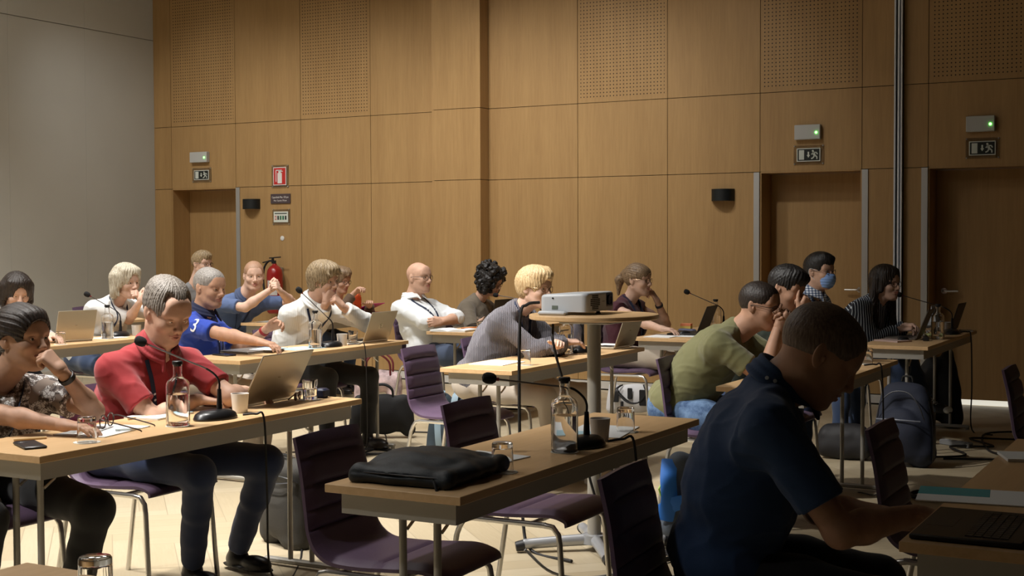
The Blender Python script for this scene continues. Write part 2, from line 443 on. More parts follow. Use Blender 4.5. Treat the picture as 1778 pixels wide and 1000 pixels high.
def hair_mat(name, c, c2):
    if name in MATS: return MATS[name]
    m, t, b = nt(name); k = NB(t); tc = t.nodes.new('ShaderNodeTexCoord')
    mp = t.nodes.new('ShaderNodeMapping'); mp.inputs['Scale'].default_value = (1, 1, .12); t.links.new(tc.outputs['Object'], mp.inputs['Vector'])
    g = k.noise(mp.outputs['Vector'], 230, 4, .6)
    t.links.new(k.ramp(g, [(.35, c), (.68, c2)]), b.inputs['Base Color'])
    bp = t.nodes.new('ShaderNodeBump'); bp.inputs['Strength'].default_value = .5; bp.inputs['Distance'].default_value = .003
    t.links.new(g, bp.inputs['Height']); t.links.new(bp.outputs['Normal'], b.inputs['Normal'])
    b.inputs['Roughness'].default_value = .48; b.inputs['Specular IOR Level'].default_value = .4
    MATS[name] = m; return m

def hand_prims(W, d, n, right, curl, spread=.0, sc=1., thumb=0.):
    d = nrm(d); n = arr(n); n = nrm(n-d*(n@d)); s = np.cross(n, d)*(1 if right else -1)   # s points to the thumb
    W = arr(W); out = []
    offs = [.027, .009, -.009, -.026]; Ls = [.070, .078, .072, .056]; Ks = [.086, .090, .086, .078]
    for o, L, kk in zip(offs, Ls, Ks):
        o *= sc; L *= sc; K = W+d*kk*sc+s*o
        out.append(cone(W+s*o*.55+d*.01, K, .0165*sc, .0118*sc, .012))
        p = K; a = 0
        for fr, r0, r1 in ((.45, .0098, .0090), (.31, .0090, .0082), (.24, .0082, .0070)):
            a += curl*(1. if fr > .3 else .8); dd = d*math.cos(a)-n*math.sin(a)+s*(spread*o*8)
            q = p+dd*L*fr; out.append(cone(p, q, r0*sc, r1*sc, .003)); p = q
    b = W+d*.022*sc+s*.020*sc; td = nrm(d*.75+s*(.75-.4*thumb)-n*(.25+.5*thumb)); q = b+td*.042*sc
    out.append(cone(b, q, .0155*sc, .0115*sc, .010)); td2 = nrm(td+d*.5-s*(.15+.5*thumb)-n*.1); q2 = q+td2*.032*sc
    out.append(cone(q, q2, .0108*sc, .0095*sc, .004)); q3 = q2+nrm(td2+d*.3-s*.2*thumb)*.026*sc; out.append(cone(q2, q3, .0095*sc, .0078*sc, .003))
    return out
def ik(S, W, hint, l1, l2):
    S, W, hint = arr(S), arr(W), arr(hint); d = W-S; L = np.linalg.norm(d)
    if L > (l1+l2)*.995: W = S+d/L*(l1+l2)*.995; d = W-S; L = np.linalg.norm(d)
    u = d/L; a = (l1*l1-l2*l2+L*L)/(2*L); h = math.sqrt(max(l1*l1-a*a, 0)); q = hint-S; q = q-u*(q@u)
    return S+u*a+nrm(q)*h, W

def person(label, group=None, *, H, N, P, RS, LS, RE, RW, LE, LW, yaw, hd, hw, name='person', fem=False, skn=None, hair=None, hcol=None,
           top=None, sleeve=.62, pants=None, g=.014, RH=None, LH=None, RK=None, LK=None, RA=None, LA=None, shoe=None, collar=None,
           glasses=None, lanyard=False, watch=None, vox=.0045, belly=0., al=None, brow=None, hs=1., mouth=0., down=0., fold=1., mask=False,
           strand=(.0022, 60, 'down'), toes=None, shoecol=None, cuff=None, jaw=1., longs=False, vneck=0., necr=None, part_labels=None):
    H, N, P = arr(H), arr(N), arr(P); base = arr((P[0], P[1], 0.)); PL = part_labels or {}
    root = thing(name, label, 'person', tuple(base), 0, group)
    sub = lambda parts: [(v-base, f) for v, f in parts]
    l1, l2 = al or ((.27, .245) if not fem else (.245, .225))
    RS, LS = arr(RS), arr(LS)
    RE, RW = ik(RS, RW, RE, l1, l2); LE, LW = ik(LS, LW, LE, l1, l2)
    up = nrm(N-P); L = np.linalg.norm(N-P); yr = R(yaw); left = arr((-math.sin(yr), math.cos(yr), 0)); fwd = nrm(np.cross(left, up)); left = np.cross(up, fwd)
    TM = np.stack([fwd, left, up], 1)
    nr = necr or (.046 if fem else .056)
    # ---- head
    HM = headM(*hd)
    toL = lambda p: ((arr(p)-H)@HM)/hs
    hp = head_prims(fem, mouth, 1., jaw, down)
    Nl = toL(N-up*.01)
    hp += [cone((-.022, 0, -.045), Nl, nr*1.0, nr*1.08, .03), cone((.012, 0, -.075), Nl+((N+fwd*.01)-N)@HM*.0, nr*.72, nr*1.0, .03)]
    v, f = sdf_mesh(hp, vox/hs)
    headpart = (H+(v*hs)@HM.T, f); lipmask_n = len(f)
    # ---- skin: arms, hands, torso core in one mesh with the head
    bp = []
    for S, E, W in ((RS, RE, RW), (LS, LE, LW)):
        k = .85 if fem else 1
        bp += [cone(S-up*.012, S*.55+E*.45, .034 if sleeve > .3 else .046, .043*k, .02), cone(S*.55+E*.45, E, .043*k, .038*k, .02), cone(E, E+(W-E)*.3, .040*k, .042*k, .02), cone(E+(W-E)*.3, W, .042*k, .026*k, .02)]
    bp += [ell(N-up*.19, (.085, hw*.70, .15), .04, 1, TM), ell(P+up*.20, (.095, .13, .16), .04, 1, TM), ell(P, (.10, .14, .10), .04, 1, TM),
           cone(N-up*.035, RS-up*.02, nr*.7, .030, .03), cone(N-up*.035, LS-up*.02, nr*.7, .030, .03)]
    parts = [headpart, sdf_mesh(bp, .008)]
    hv = min(vox, .0045)
    for W, E, hh, rt in ((RW, RE, RH, True), (LW, LE, LH, False)):
        if hh is None: hh = {}
        d = nrm(arr(hh.get('d', W-E))); n = arr(hh.get('n', (0, 0, 1)))
        hp2 = hand_prims(W, d, n, rt, hh.get('curl', .35), hh.get('spread', .1), hh.get('sc', .93 if fem else 1.), hh.get('thumb', 0.))
        hp2.append(cone(W-nrm(W-E)*.05, W+d*.012, .027*(.88 if fem else 1), .022, .012))
        parts.append(sdf_mesh(hp2, hv))
    n0 = len(headpart[1])
    def mfn(c):
        o = np.zeros(len(c), int); q = ((c[:n0]+base-H)@HM)/hs
        o[:n0] = np.where(field(LIPS, q) < .0022, 1, 0); return o
    body = link('body', mesh_np('body', sub(parts), mfn), [skn[0], skn[1]], root)
    # ---- eyes, brows
    for s in (-1, 1):
        e = H+HM@(arr((.0725, s*.0315, .003-.001*down))*hs)-base; mb = MB()
        M3 = Matrix(HM.tolist()) @ Matrix.Rotation(R(90), 3, 'Y') @ Matrix.Rotation(R(-14*down), 3, 'X')
        prof = [(math.sin(a)*.0132*hs, math.cos(a)*.0132*hs) for a in [PI*i/28 for i in range(29)]]
        mb.lathe(prof, tuple(e), 14, M3)
        mb.mi = [2 if i//14 < 2 else (1 if i//14 < 4 else 0) for i in range(len(mb.f))]
        mb.build('eye', [mat('eye white', (.62, .58, .53), .25), mat('iris', (.10, .07, .04), .2), mat('pupil', (.01, .01, .01), .15)], root)
        if brow:
            w = lambda p: tuple(H+HM@(arr(p)*hs)-base)
            MB().tube([w((.0895, s*.013, .0225)), w((.0875, s*.028, .0285)), w((.0765, s*.048, .0245))], [.0022, .0030, .0016], 6, flat=(.0024, .0028), smooth=3).build('eyebrow', brow, root)
    # ---- hair
    if hair:
        sp = strands(*strand)
        post = lambda Q: sp(Q)
        v, f = sdf_mesh(hair_prims(hair), (vox if vox < .004 else .0045)/hs, post)
        tag(link('hair', mesh_np('hair', [(H+(v*hs)@HM.T-base, f)]), hcol, root), PL.get('hair'))
    # ---- shirt
    gp = []
    gp += [ell(N-up*.215, (.110+g*.8, hw*.80+g*.5, .185), .05, 1, TM), ell(N-up*.115-fwd*.02, (.085+g*.6, hw*.78+g*.4, .085), .045, 1, TM),
           ell(P+up*.19+fwd*(.01+belly*.5), (.108+g+belly, .142+g+belly*.4, .17), .06, 1, TM), ell(P+up*.03, (.125+g, .165+g, .11), .05, 1, TM),
           ell((N+P)/2-fwd*.035, (.10+g*.8, hw*.74+g*.6, .20), .06, 1, TM)]
    for S in (RS, LS): gp += [cone(N-up*.026-fwd*.016, S-up*.006, .052+g*.4, .047+g*.4, .03)]
    gp += [cone(RS*.78+N*.22-up*.065, LS*.78+N*.22-up*.065, .066+g*.4, .066+g*.4, .04)]
    if fem: gp += [ell(N-up*.20+fwd*.085+left*s*.065, (.05, .058, .055), .05, 1, TM) for s in (-1, 1)]
    sg = .006 if longs else .0
    for S, E, W in ((RS, RE, RW), (LS, LE, LW)):
        if sleeve <= 0: continue
        if sleeve < 1:
            gp.append(cone(S, S+(E-S)*sleeve*.95+nrm(E-S)*.02, .050+g*.4, .047+g*.62, .03, 1, 1))
        else:
            gp.append(cone(S, E, .049+g*.4, .042+g*.55, .03)); fr = sleeve-1
            gp.append(cone(E, E+(W-E)*fr, .043+g*.8, (.034 if fr > .7 else .040)+g*.6, .025, 1, 1))
    # neck opening
    gp.append(cone(N-up*.004+fwd*.016, N+up*.12+fwd*.04, nr+.001, nr+.022, .008, -1))
    if vneck: gp.append(cone(N-up*.01+fwd*.06, N-up*vneck+fwd*.20, .040, .004, .01, -1))
    foldf = lambda Q: fold*(.0014*wob(Q, 17, 1.)+.0044*ridge(Q*arr((1, 1, .5)), 26, 3.)+.0030*ridge(Q*arr((.6, .6, 1.3)), 36, 6.)+.0008*wob(Q, 95, 5.))
    v, f = sdf_mesh(gp, max(.0065, vox*1.5) if vox < .004 else .009, foldf)
    shirt = tag(link('shirt', mesh_np('shirt', sub([(v, f)])), top, root), PL.get('shirt'))
    def surf(p, dr, off=.003):
        p = arr(p); dr = nrm(dr); 
        for _ in range(40):
            dd = field(gp, p[None])[0]+foldf(p[None])[0]
            if abs(dd-off) < .0008: break
            p = p+dr*(off-dd)*.8
        return p
    # ---- collar
    if collar:
        cp = []
        A = [R(a) for a in range(18, 343, 7)]
        def ring(h, r): return [N+up*(h-.020*math.cos(a))+fwd*(math.cos(a)*(nr+r)+.010)+left*math.sin(a)*(nr+r-.002) for a in A]
        q0, q, w = ring(.008, .014), ring(.040, .014), ring(.002, .038)
        for i in range(len(A)-1): cp += [cone(q0[i], q[i], .005, .005, .006), cone(q[i], q[i+1], .0055, .0055, .006), cone(q[i], w[i], .0050, .0048, .005), cone(q[i]*.5+w[i]*.5, q[i+1]*.5+w[i+1]*.5, .0062, .0062, .008), cone(w[i], w[i+1], .0055, .0055, .008)]
        for sgn, i in ((1, 0), (-1, -1)):
            cp += [cone(w[i], w[i]-up*.030+fwd*.024+left*sgn*.004, .0055, .004, .012), cone(q[i], w[i]-up*.024+fwd*.02, .005, .004, .012)]
        v, f = sdf_mesh(cp, .0035 if vox < .004 else .005)
        tag(link('collar', mesh_np('collar', sub([(v, f)])), collar[0], root), PL.get('collar'))
    # ---- lanyard
    if lanyard:
        mb = MB(); tip = surf(N-up*.30+fwd*.20, fwd, .004)
        for s in (-1, 1):
            cx_ = .012 if collar else .004
            pts = [] if collar else [N-fwd*(nr+.016+cx_)+up*.012+left*s*.012, N+left*s*(nr+.016+cx_)+up*.016-fwd*.02]
            for t in ((.10, .18, .32, .5, .7, .88) if collar else (.06, .18, .32, .5, .7, .88)): 
                dr_ = fwd+up*max(0, .9-3*t); b = N+left*s*(nr+.026)*(1-t)+up*(.0-.30*t)+fwd*(.03+.07*min(1, t*3)); pts.append(surf(b, dr_, .004))
            pts.append(tip)
            mb.tube([tuple(x-base) for x in pts], .002, 6, flat=(.0080, .0012), smooth=4, up=tuple(fwd))
        mb.build('lanyard', mat('lanyard navy', (.012, .02, .05), .7), root)
        if lanyard == 2:
            for s in (-1, 1):
                for t in (.52, .60):
                    b = N+left*s*(nr+.03)*(1-t)+up*(.01-.30*t)+fwd*.10; c = surf(b, fwd, .007)
                    MB().cyl(tuple(c-base), tuple(c+fwd*.001-base), .0055, n=12).build('lanyard_mark', mat('white print', (.7, .72, .75), .6), root)
    # ---- trousers, shoes
    hips = {-1: P-left*.085, 1: P+left*.085}; tp = [ell(P+up*-.005, (.128, .172, .105), .04, 1, TM)]; sp_ = []
    fl = nrm(arr((fwd[0], fwd[1], 0)))
    for s, K, A in ((-1, RK, RA), (1, LK, LA)):
        K = arr(K) if K is not None else hips[s]+fl*.42+left*s*.03+arr((0, 0, .50-hips[s][2]))
        A = arr(A) if A is not None else K+fl*-.02+arr((0, 0, .10-K[2]))
        tp += [cone(hips[s], hips[s]*.5+K*.5, .088, .080, .04), cone(hips[s]*.5+K*.5, K, .080, .064, .04), cone(K, K*.6+A*.4, .062, .058, .03), cone(K*.6+A*.4, A+nrm(K-A)*.01, .058, .050, .02, 1, 1)]
        z0 = A[2]-.085; tdir = nrm(arr(toes[0 if s < 0 else 1])) if toes else fl
        B = arr((A[0], A[1], z0)); dn = arr((0, 0, 1.))
        SM = np.stack([tdir, np.cross(dn, tdir), dn], 1)
        shp = [ell(B+tdir*.11+dn*.030, (.085, .042, .036), .03, 1, SM), ell(B-tdir*.01+dn*.035, (.055, .036, .042), .03, 1, SM), cone(B+dn*.05, B+dn*.085+tdir*.0, .040, .038, .02),
               ell(B+tdir*.06+dn*.01, (.150, .044, .012), .008, 1, SM), cone(B+tdir*.05-dn*.10, B+tdir*.05-dn*.099, .10, .10, .001, -1)]
        sv, sf = sdf_mesh(shp, .006)
        sv[:, 2] = np.maximum(sv[:, 2], z0)
        tag(link('shoe', mesh_np('shoe', sub([(sv, sf)])), shoecol or mat('black leather', (.012, .010, .010), .35), root), PL.get('shoe'))
    v, f = sdf_mesh(tp, .009 if vox > .004 else .007, lambda Q: .0035*wob(Q, 19, 2.)+.002*wob(Q, 47, 4.))
    tag(link('trousers', mesh_np('trousers', sub([(v, f)])), pants, root), PL.get('trousers'))
    # ---- worn things
    w = lambda p: tuple(H+HM@(arr(p)*hs)-base)
    if glasses:
        fr = MB(); n = 20; gl = MB()
        for s in (-1, 1):
            pts = [(.101-.012*(abs(math.cos(2*PI*i/n)) if math.cos(2*PI*i/n) > 0 else 0), s*(.033+.0235*math.cos(2*PI*i/n)), .000+.0175*math.sin(2*PI*i/n)) for i in range(n)]
            fr.tube([w(p) for p in pts], .0016, 6, closed=True)
            fr.tube([w(p) for p in ((.090, s*.056, .006), (.070, s*.0735, .007), (.020, s*.082, .007), (-.012, s*.085, .004), (-.024, s*.084, -.012))], .0016, 6, smooth=3)
        fr.tube([w(p) for p in ((.1035, -.0100, .004), (.106, 0, .006), (.1035, .0100, .004))], .0016, 6)
        fr.build('glasses', glasses, root)
    if mask:
        mp_ = [ell((.062, 0, -.048), (.058, .062, .058), .02), ell((.085, 0, -.032), (.030, .026, .026), .02), ell((.06, 0, -.085), (.036, .045, .03), .03),
               ell((-.03, 0, -.03), (.075, .12, .12), .004, -1), ell((.10, 0, .045), (.09, .1, .055), .004, -1)]
        v, f = sdf_mesh(mp_, .004, lambda Q: .0012*np.sin(Q[:, 2]*330))
        link('face_mask', mesh_np('face_mask', [(H+(v*hs)@HM.T-base, f)]), mat('mask blue', (.22, .36, .68), .8), root)
        e = MB()
        for s in (-1, 1):
            e.tube([w(p) for p in ((.048, s*.057, -.020), (.015, s*.078, .012), (-.020, s*.086, .018), (-.028, s*.086, -.010), (-.01, s*.078, -.035), (.035, s*.060, -.075))], .0014, 5, smooth=4)
        e.build('mask_loop', mat('white elastic', (.75, .75, .75), .8), root)
    if watch:
        W, E = (RW, RE) if watch[0] == 'R' else (LW, LE); d = nrm(E-W); c = W+d*.035-base
        q = V(d).to_track_quat('Z', 'Y').to_matrix(); r = .031*(.9 if fem else 1)
        MB().lathe([(r-.001, -.010), (r+.0025, -.009), (r+.0025, .009), (r-.001, .010)], tuple(c), 20, q).build('watch', watch[1], root)
        if len(watch) > 2:
            o = np.array(q)@arr((0, 1, 0))
    return root, dict(N=N, up=up, fwd=fwd, left=left, base=base, RS=RS, RE=RE, LS=LS, LE=LE, RW=RW, LW=LW, H=H, HM=HM, surf=surf)

def cloth(name, c, **k): 
    k.setdefault('bump', .25); k.setdefault('bscale', 500); return mat(name, c, .85, sheen=.15, **k)
def pattern(name, kind):
    if name in MATS: return MATS[name]
    m, t, b = nt(name); k = NB(t); tc = t.nodes.new('ShaderNodeTexCoord'); O = tc.outputs['Object']; x, y, z = k.xyz(O)
    b.inputs['Roughness'].default_value = .85; H_ = k.m('ADD', k.m('MULTIPLY', x, .88), k.m('MULTIPLY', y, .47))
    if kind == 'floral':
        n1 = k.noise(O, 38, 3, .6); n2 = k.noise(O, 16, 2, .5)
        v = t.nodes.new('ShaderNodeTexVoronoi'); v.inputs['Scale'].default_value = 64; v.feature = 'DISTANCE_TO_EDGE'; t.links.new(O, v.inputs['Vector'])
        a = k.ramp(n1, [(.38, (.05, .04, .04)), (.44, (.20, .165, .14)), (.50, (.30, .26, .235)), (.53, (.78, .76, .74))])
        c = k.mix(k.m('LESS_THAN', v.outputs['Distance'], .045), a, (.10, .07, .06))
        c = k.mix(k.m('GREATER_THAN', n2, .60), c, (.28, .22, .18)); 
    elif kind == 'check':
        fx = k.m('FRACT', k.m('MULTIPLY', H_, 46)); fz = k.m('FRACT', k.m('MULTIPLY', z, 62))
        a = k.m('MULTIPLY', k.m('LESS_THAN', fx, .45), .5); d = k.m('MULTIPLY', k.m('LESS_THAN', fz, .45), .5)
        c = k.ramp(k.m('ADD', a, d), [(0, (.80, .82, .86)), (.5, (.22, .28, .40)), (1, (.04, .06, .13))])
    elif kind == 'stripe':
        f = k.m('FRACT', k.m('MULTIPLY', H_, 62))
        c = k.mix(k.m('LESS_THAN', f, .24), (.012, .016, .03), (.60, .68, .75))
    elif kind == 'knit':
        f = k.m('SINE', k.m('MULTIPLY', H_, 780))
        c = k.ramp(k.m('ADD', k.m('MULTIPLY', f, .5), .5), [(.1, (.075, .07, .085)), (.9, (.30, .285, .31))])
        bp = t.nodes.new('ShaderNodeBump'); bp.inputs['Strength'].default_value = .8; bp.inputs['Distance'].default_value = .004
        t.links.new(f, bp.inputs['Height']); t.links.new(bp.outputs['Normal'], b.inputs['Normal'])
    elif kind == 'denim':
        n = k.noise(O, 20, 4, .6); n3 = k.noise(O, 300, 2, .5)
        c = k.ramp(k.m('ADD', k.m('MULTIPLY', n, .8), k.m('MULTIPLY', n3, .2)), [(.38, (.035, .075, .17)), (.66, (.16, .26, .42))])
    elif kind == 'seer':
        f = k.m('FRACT', k.m('MULTIPLY', H_, 90)); c = k.mix(k.m('LESS_THAN', f, .5), (.70, .70, .66), (.78, .78, .75))
    t.links.new(c, b.inputs['Base Color']); MATS[name] = m; return m
# ------------------------------------------------------------------ the room
OAK_D, OAK_L = (.36, .212, .084), (.45, .278, .114)
oak = wood('oak veneer panel', OAK_D, OAK_L, 'z', .5)
oakp = wood('perforated oak panel', OAK_D, OAK_L, 'z', .5, dots=True)
beech = wood('beech table laminate', (.55, .35, .17), (.66, .44, .235), 'y', .38, scale=1)
alu = mat('brushed aluminium', (.55, .55, .54), .42, .75, bump=.05, bscale=300, stretch=(1, 1, .05))
graymet = mat('warm grey steel', (.38, .36, .32), .45, .35)
dark = mat('gap black', (.012, .008, .005), .9)
chrome = mat('satin chrome', (.66, .64, .60), .28, .9)
white = mat('white plastic', (.72, .71, .68), .45)
black = mat('black plastic', (.014, .014, .015), .4)
D = 11.83; ZC = 5.0; XL = -11.09; XR = 4.2; YF = -3.4
Z1, Z2 = 2.045, 2.754
def struct(name, mb, m, **k): o = mb.build(name, m, **k); o['kind'] = 'structure'; return o
struct('floor', MB().box(XL-.2, XR+.2, YF-.2, D+.6, -.1, 0), parquet())
struct('ceiling', MB().box(XL-.2, XR+.2, YF-.2, D+.6, ZC, ZC+.12), mat('ceiling paint', (.16, .155, .15), .9))
# left wall: pale lacquered panels with thin joints
plaster = mat('pale grey wall panel', (.55, .56, .53), .75, var=.03, vscale=1.5, bump=.05, bscale=60)
lw = MB(); ys = [YF-.2, -1.5, .57, 2.61, 4.65, 6.70, 8.74, 9.74-.0, 10.776, D+.02]
ys = [YF-.2, -1.5, .55, 2.6, 4.6, 6.6, 8.69, 9.74, 10.78, D+.02]
for a, b in zip(ys[:-1], ys[1:]):
    lw.box(XL-.03, XL, a+.0008, b-.0008, 0, 3.752); lw.box(XL-.03, XL, a+.0008, b-.0008, 3.760, ZC)
lw.cur = 1; lw.box(XL-.2, XL-.012, YF-.2, D+.6, 0, ZC)
struct('wall_left', lw, [plaster, mat('joint grey', (.25, .24, .22), .9)], smooth=False)
# back wall: oak panels in three tiers, drilled panels in the top tier, a shallow pier, three door recesses
bw = MB(); DR = .30
cols = [(-11.09, -10.83, ''), (-10.83, -9.89, 'pd'), (-9.89, -8.99, ''), (-8.99, -8.08, 'p'), (-8.08, -7.22, ''), (-7.22, -6.66, 'P'), (-6.66, -5.674, ''),
        (-5.674, -4.747, 'p'), (-4.747, -3.854, ''), (-3.854, -2.938, 'pd'), (-2.938, -2.652, ''), (-2.652, -2.585, 'J'), (-2.585, -2.377, ''), (-2.377, -1.46, 'pd'),
        (-1.46, -.53, ''), (-.53, .40, 'p'), (.40, 1.33, ''), (1.33, 2.26, 'p'), (2.26, 3.2, ''), (3.2, 4.2, '')]
G = .0028
def panel(x0, x1, z0, z1, y, dots=False):
    bw.cur = 1 if dots else 0
    bw.box(x0+G, x1-G, y, y+.02, z0+G, z1-G)
for x0, x1, k in cols:
    if k == 'J': continue
    y = D-.17 if k == 'P' else D
    if k == 'P':
        bw.cur = 0; 
        for z0, z1 in ((.09, Z1), (Z1, Z2), (Z2, ZC)):
            bw.box(x0, x1, y, D+.02, z0+G, z1-G)
        bw.cur = 2; bw.box(x0+.02, x1-.02, y+.012, D, .0, ZC); continue
    panel(x0, x1, Z1, Z2, y)
    if 'p' in k:   # drilled field with a plain margin
        mgn = .03; bw.cur = 0
        bw.box(x0+G, x1-G, y+.001, y+.02, Z2+G, ZC); bw.cur = 1; bw.box(x0+mgn, x1-mgn, y, y+.015, Z2+.05, ZC)
    else: panel(x0, x1, Z2, ZC, y)
    if 'd' not in k: panel(x0, x1, .09, Z1, y)
bw.cur = 2
segs = [(-11.3, -10.83), (-9.89, -3.854), (-2.938, -2.377), (-1.46, 4.4)]
for a, b in segs: bw.box(a, b, D+.012, D+.55, 0, Z1)
bw.box(-11.3, 4.4, D+.012, D+.55, Z1+.004, ZC)
bw.cur = 0
for a, b in ((-10.83, -9.89), (-3.854, -2.938), (-2.377, -1.46)):   # reveals of the recesses
    bw.box(a-.001, a+.012, D+.004, D+DR, 0, Z1-.001); bw.box(b-.012, b+.001, D+.004, D+DR, 0, Z1-.001); bw.box(a+.012, b-.012, D+.003, D+DR, Z1-.012, Z1+.003)
struct('wall_back', bw, [oak, oakp, dark], smooth=False)
for i, (a, b, hx) in enumerate(((-10.83, -9.89, -9.97), (-3.854, -2.938, -3.02), (-2.377, -1.46, -2.29))):
    d = struct(f'door_{i+1}', MB().box(a+.016, b-.016, D+DR-.02, D+DR+.03, (.008 if not i else .051), Z1-.014), oak, smooth=False)
    if i:
        h = MB(); s = -1 if i == 1 else 1
        h.lathe([(0, 0), (.026, 0), (.026, .008), (0, .008)], (hx, D+DR-.02, .985), 16, Matrix.Rotation(R(90), 3, 'X'))
        h.tube([(hx, D+DR-.022, .985), (hx, D+DR-.065, .985), (hx+s*.02, D+DR-.072, .985), (hx+s*.125, D+DR-.070, .985)], .009, 10, smooth=3)
        h.build('door_handle', chrome, d)
tn = 0
def trim(mb, m):
    global tn
    tn += 1; return struct(f'trim_{tn}', mb, m, smooth=False)
for x in (-9.885, -3.91, -2.935, -2.43):
    trim(MB().box(x, x+.052, D-.012, D+.006, 0.0, Z1-.003), alu)
# movable wall track post: pale fins with black rubber slots between them
post = MB(); post.box(-2.650, -2.587, D-.035, D+.014, 0, ZC); post.cur = 1
for x in (-2.652, -2.622, -2.596): post.box(x, x+.012 if x != -2.622 else x+.014, D-.062, D-.034, 0, ZC)
trim(post, [black, mat('pale silver profile', (.80, .83, .88), .45)])
bs = MB()
for a, b in ((-11.06, -10.83), (-9.83, -7.22), (-6.64, -3.92), (-2.88, -2.66), (-2.58, -2.44), (-1.46, 4.2)): bs.box(a, b, D-.018, D+.011, .014, .085)
bs.box(-7.23, -6.645, D-.188, D-.1695, .014, .085)
struct('baseboard_back', bs, mat('satin metal skirting', (.70, .69, .66), .38, .35), smooth=False)
struct('baseboard_left', MB().box(XL, XL+.015, YF, D-.02, .0, .085), mat('satin metal skirting', (.70, .69, .66), .38, .35), smooth=False)
# lit slot under the right-hand door: the bright corridor behind shows below the leaf
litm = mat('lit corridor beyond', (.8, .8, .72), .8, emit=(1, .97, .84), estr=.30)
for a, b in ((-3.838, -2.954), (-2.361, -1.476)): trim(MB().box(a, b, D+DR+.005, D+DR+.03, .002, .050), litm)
# right and front walls of the hall (outside the photograph, they close the room)
struct('wall_right', MB().box(XR, XR+.15, YF, D, 0, ZC), mat('dark curtain wall', (.10, .09, .085), .9), smooth=False)
struct('wall_front', MB().box(XL, XR, YF-.15, YF, 0, ZC), mat('dark curtain wall', (.10, .09, .085), .9), smooth=False)

# ------------------------------------------------------------------ on the back wall
def sign_xy(o, x, z, y=D): o.location = (x, y, z); return o
def corners(mb, w, h, e=.012):
    for sx in (-1, 1):
        for sz in (-1, 1): mb.cyl((sx*(w/2+e), -.012, sz*(h/2+e)), (sx*(w/2+e), 0, sz*(h/2+e)), .006, n=10)
def emergency(x, z, w, h, label):
    o = thing('emergency_light_box', label, 'emergency light', (x, D, z), 0, 'emergency light boxes above the doors')
    MB().box(-w/2, w/2, -.05, 0, -h/2, h/2, .004).build('housing', mat('silver grey plastic', (.50, .50, .48), .45), o)
    MB().cyl((w*.36, -.056, -h*.05), (w*.36, -.049, -h*.05), .011, .008).build('indicator_lamp', mat('green led', (.1, .8, .1), .3, emit=(.15, 1, .12), estr=3.5), o)
def exit_sign(x, z, w, h, label):
    o = thing('exit_sign', label, 'sign', (x, D, z), 0, 'emergency exit signs above the doors')
    fr = mat('cream sign border', (.66, .68, .60), .5); bk = mat('sign black', (.012, .016, .013), .5); pw = mat('sign cream', (.66, .70, .63), .5)
    MB().box(-w/2-.03, w/2+.03, -.008, -.004, -h/2-.028, h/2+.028).build('backing_plate', mat('clear acrylic', (.95, .95, .95), .05, trans=1, ior=1.45), o)
    p = MB().box(-w/2, w/2, -.014, -.009, -h/2, h/2).build('sign_panel', fr, o)
    MB().box(-w/2+.008, w/2-.008, -.0155, -.0135, -h/2+.008, h/2-.008).build('sign_field', bk, o)
    # door symbol, arrow down, running figure
    s = MB(); y0, y1 = -.0175, -.0152; X = lambda u: (u-.5)*w; Z = lambda v: (v-.5)*h
    s.box(X(.10), X(.32), y0, y1, Z(.14), Z(.86))
    def pl(pts):
        n = len(pts); vs = [(X(a), y0, Z(b)) for a, b in pts]+[(X(a), y1, Z(b)) for a, b in pts]
        s.add(vs, [tuple(range(n)), tuple(range(2*n-1, n-1, -1))]+[(i, n+i, n+(i+1) % n, (i+1) % n) for i in range(n)])
    pl([(.47, .72), (.53, .72), (.53, .48), (.57, .48), (.50, .28), (.43, .48), (.47, .48)])
    s.cyl((X(.69), y0, Z(.78)), (X(.69), y1, Z(.78)), h*.075, n=14)
    def lim(a, b, t=.035):
        dx, dz = (b[0]-a[0])*w, (b[1]-a[1])*h; L = math.hypot(dx, dz); nx, nz = -dz/L*t*h, dx/L*t*h
        p = [(X(a[0])+nx, Z(a[1])+nz), (X(a[0])-nx, Z(a[1])-nz), (X(b[0])-nx, Z(b[1])-nz), (X(b[0])+nx, Z(b[1])+nz)]
        vs = [(q[0], y0, q[1]) for q in p]+[(q[0], y1, q[1]) for q in p]
        s.add(vs, [(0, 1, 2, 3), (7, 6, 5, 4), (0, 4, 5, 1), (1, 5, 6, 2), (2, 6, 7, 3), (3, 7, 4, 0)])
    lim((.70, .70), (.77, .42), .085); lim((.70, .66), (.84, .66), .04); lim((.84, .66), (.88, .52), .04); lim((.71, .64), (.63, .52), .04); lim((.77, .44), (.86, .34), .05)
    lim((.86, .34), (.86, .16), .045); lim((.76, .44), (.70, .26), .05); lim((.70, .26), (.62, .20), .045)
    s.build('pictogram', pw, o, smooth=False)
    c = MB(); corners(c, w+.035, h+.032, .004); c.build('fixing_pin', chrome, o)
emergency(-10.392, 2.394, .25, .118, 'small grey emergency light box over the left door, behind the seated crowd')
emergency(-3.41, 2.383, .23, .130, 'grey emergency light box above the middle door, left of the silver post')
emergency(-1.948, 2.391, .228, .130, 'grey emergency light box with bright green lamp above the far right dark door')
exit_sign(-10.378, 2.195, .215, .108, 'small running man exit sign above the left door recess')
exit_sign(-3.407, 2.185, .212, .118, 'running man exit sign over the middle door, left of the silver post')
exit_sign(-1.935, 2.19, .213, .118, 'running man exit sign above the rightmost dark door')
